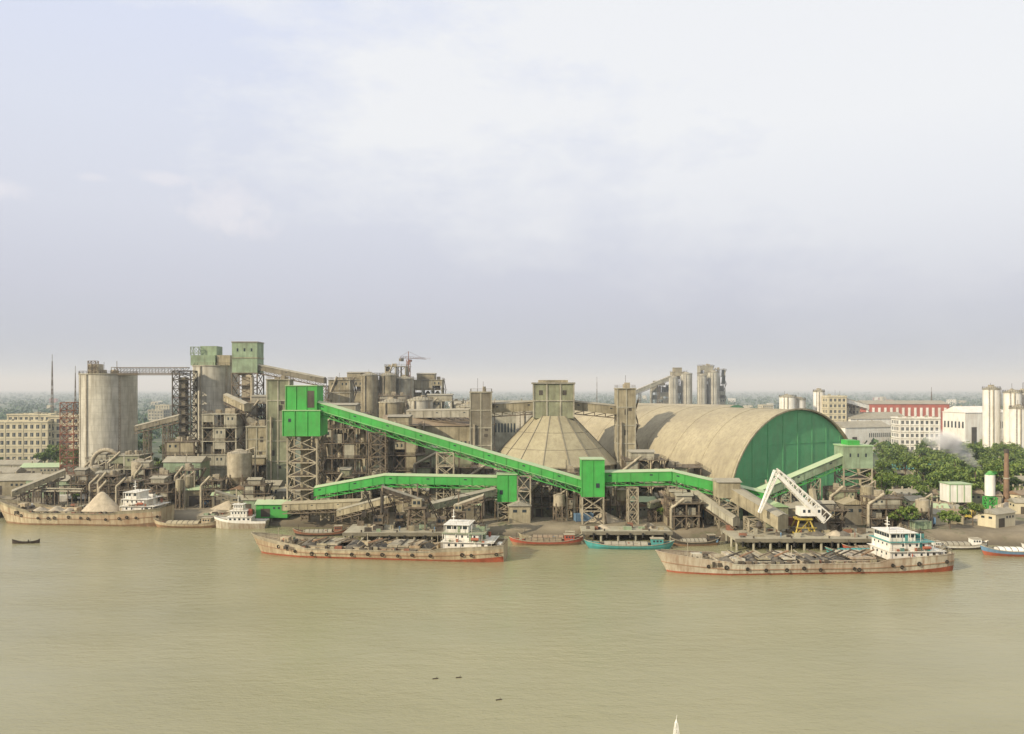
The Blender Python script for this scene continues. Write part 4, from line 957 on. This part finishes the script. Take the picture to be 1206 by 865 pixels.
for k in range(N_+1):
    t=k/N_; w_=.75*max(.03,math.sin(math.pi*t)**.6 if 0<t<1 else .03); z=.5+.9*abs(2*t-1)**2.5; rings.append([(-4+8*t,w_*.5,-.2),((-4+8*t)*1.03,w_,z)])
for sd in (-1,1):
    v=[(p[0],p[1]*sd,p[2]) for r_ in rings for p in r_]; o.part('hull').add(v,[(2*i,2*i+2,2*i+3,2*i+1) for i in range(N_)],WOOD,True)
o.part('floor').add([(r_[0][0],r_[0][1]*s_,.05) for r_ in rings for s_ in (1,-1)],[(2*i,2*i+1,2*i+3,2*i+2) for i in range(N_)],WOOD)
for x in (-2,0,2): o.part('thwarts').box(x-.15,x+.15,-.7,.7,.42,.47,WOOD)
o.part('oar').beam((1.2,.3,1.1),(2.2,-2.4,-.1),.07,WOOD); o.done()
def person(name,loc,rz,sit=False,shirt=CLOTH):
    hz_=.45 if sit else .9
    J={'pel':(0,0,hz_,.15),'chest':(.03,0,hz_+.42,.18),'neck':(.03,0,hz_+.56,.065),'head':(.05,0,hz_+.72,.115)}
    E=[('pel','chest'),('chest','neck'),('neck','head')]
    for s_,n_ in ((1,'l'),(-1,'r')):
        J['sh'+n_]=(.02,.2*s_,hz_+.48,.07);J['el'+n_]=(.12,.26*s_,hz_+.22,.05);J['ha'+n_]=(.34,.2*s_,hz_+.18,.04)
        J['hip'+n_]=(0,.1*s_,hz_-.05,.1)
        if sit: J['kn'+n_]=(.42,.12*s_,hz_+.02,.07);J['an'+n_]=(.5,.12*s_,.08,.05);J['to'+n_]=(.68,.12*s_,.04,.04)
        else: J['kn'+n_]=(.02,.12*s_,hz_*.52,.07);J['an'+n_]=(0,.12*s_,.08,.05);J['to'+n_]=(.16,.13*s_,.04,.04)
        E+=[('chest','sh'+n_),('sh'+n_,'el'+n_),('el'+n_,'ha'+n_),('pel','hip'+n_),('hip'+n_,'kn'+n_),('kn'+n_,'an'+n_),('an'+n_,'to'+n_)]
    K=list(J); me=bpy.data.meshes.new(name); me.from_pydata([J[k][:3] for k in K],[(K.index(a),K.index(b)) for a,b in E],[]); me.materials.append(shirt)
    ob=bpy.data.objects.new(name,me); scene.collection.objects.link(ob); m_=ob.modifiers.new('skin','SKIN')
    for i,k in enumerate(K): me.skin_vertices[0].data[i].radius=(J[k][3],J[k][3])
    me.skin_vertices[0].data[0].use_root=True; sb=ob.modifiers.new('sub','SUBSURF'); sb.levels=1; sb.render_levels=1
    ob.location=loc; ob.rotation_euler=(0,0,rad(rz)); return ob
person('rower',(-149.4,249.1,.05),6,True,WOOD)
for x,y,z in ((47,210.5,3.0),(104,209.5,3.4),(-66,233,3.0),(-16,224,2.9),(-35,251,3.4),(-24,250,3.4),(80,240,3.4),(102,240,3.4)): person('dock_worker',(x,y,z),R.uniform(0,360),False,R.choice([CLOTH,BLUE,WOOD,REDP]))
o=Obj('navigation_buoy',(21.9,107.5,0),15); o.part('float').cyl(0,0,-.5,.7,.9,WHITE,n=20); o.part('cage').lattice(-.4,.4,-.4,.4,.7,3.4,3,.05,WHITE,.3); o.part('topmark').cyl(0,0,3.4,3.9,.18,WHITE,.02,12); o.beam((0,0,3.8),(.1,0,4.4),.04,WHITE); o.done()
for x,y in ((-12.6,133),(-8.8,133.5),(-2,124)):
    o=Obj('driftwood',(x,y,0),R.uniform(-20,20)); o.tube((-.5,0,.02),(.45,.05,.08),.12,WOOD,.08,7); o.tube((.1,0,.08),(.3,.25,.3),.05,WOOD,.02,6); o.done()
# smoke plume from the kiln : overlapping thin homogeneous puffs joined in one mesh
sm=bpy.data.materials.new('smoke_volume'); sm.use_nodes=True; nt=sm.node_tree; nt.nodes.remove(nt.nodes['Principled BSDF'])
vs=nd(nt,'ShaderNodeVolumeScatter'); vs.inputs['Color'].default_value=(1,1,1,1); vs.inputs['Density'].default_value=.055; vs.inputs['Anisotropy'].default_value=-.4
nt.links.new(vs.outputs[0],nt.nodes['Material Output'].inputs['Volume'])
o=Obj('smoke_plume',(200,345,12))
for q in range(16):
    tq=q/15; cx=-16*(tq**.8)+R.uniform(-1.5,1.5); cy=R.uniform(-2,2); cz=2+13*tq**.7+R.uniform(-1.5,1.5); rr=R.uniform(1.6,2.6)+3.2*tq
    V_=[];F_=[]
    ph=[R.uniform(0,6) for _ in range(4)]
    for i in range(11):
        for j in range(16):
            th=math.pi*i/10;f2=2*math.pi*j/16; k=rr*(1+.16*math.sin(3*f2+ph[0])*math.sin(th)+.14*math.sin(5*th+ph[1])*math.sin(th))
            V_.append((cx+k*math.sin(th)*math.cos(f2),cy+k*math.sin(th)*math.sin(f2),cz+k*.8*math.cos(th)))
    for i in range(10):
        for j in range(16): F_.append((i*16+j,(i+1)*16+j,(i+1)*16+(j+1)%16,i*16+(j+1)%16))
    o.part('puff_%d'%q).add(V_,F_,sm)
o.done()
print('objects',len(bpy.data.objects))
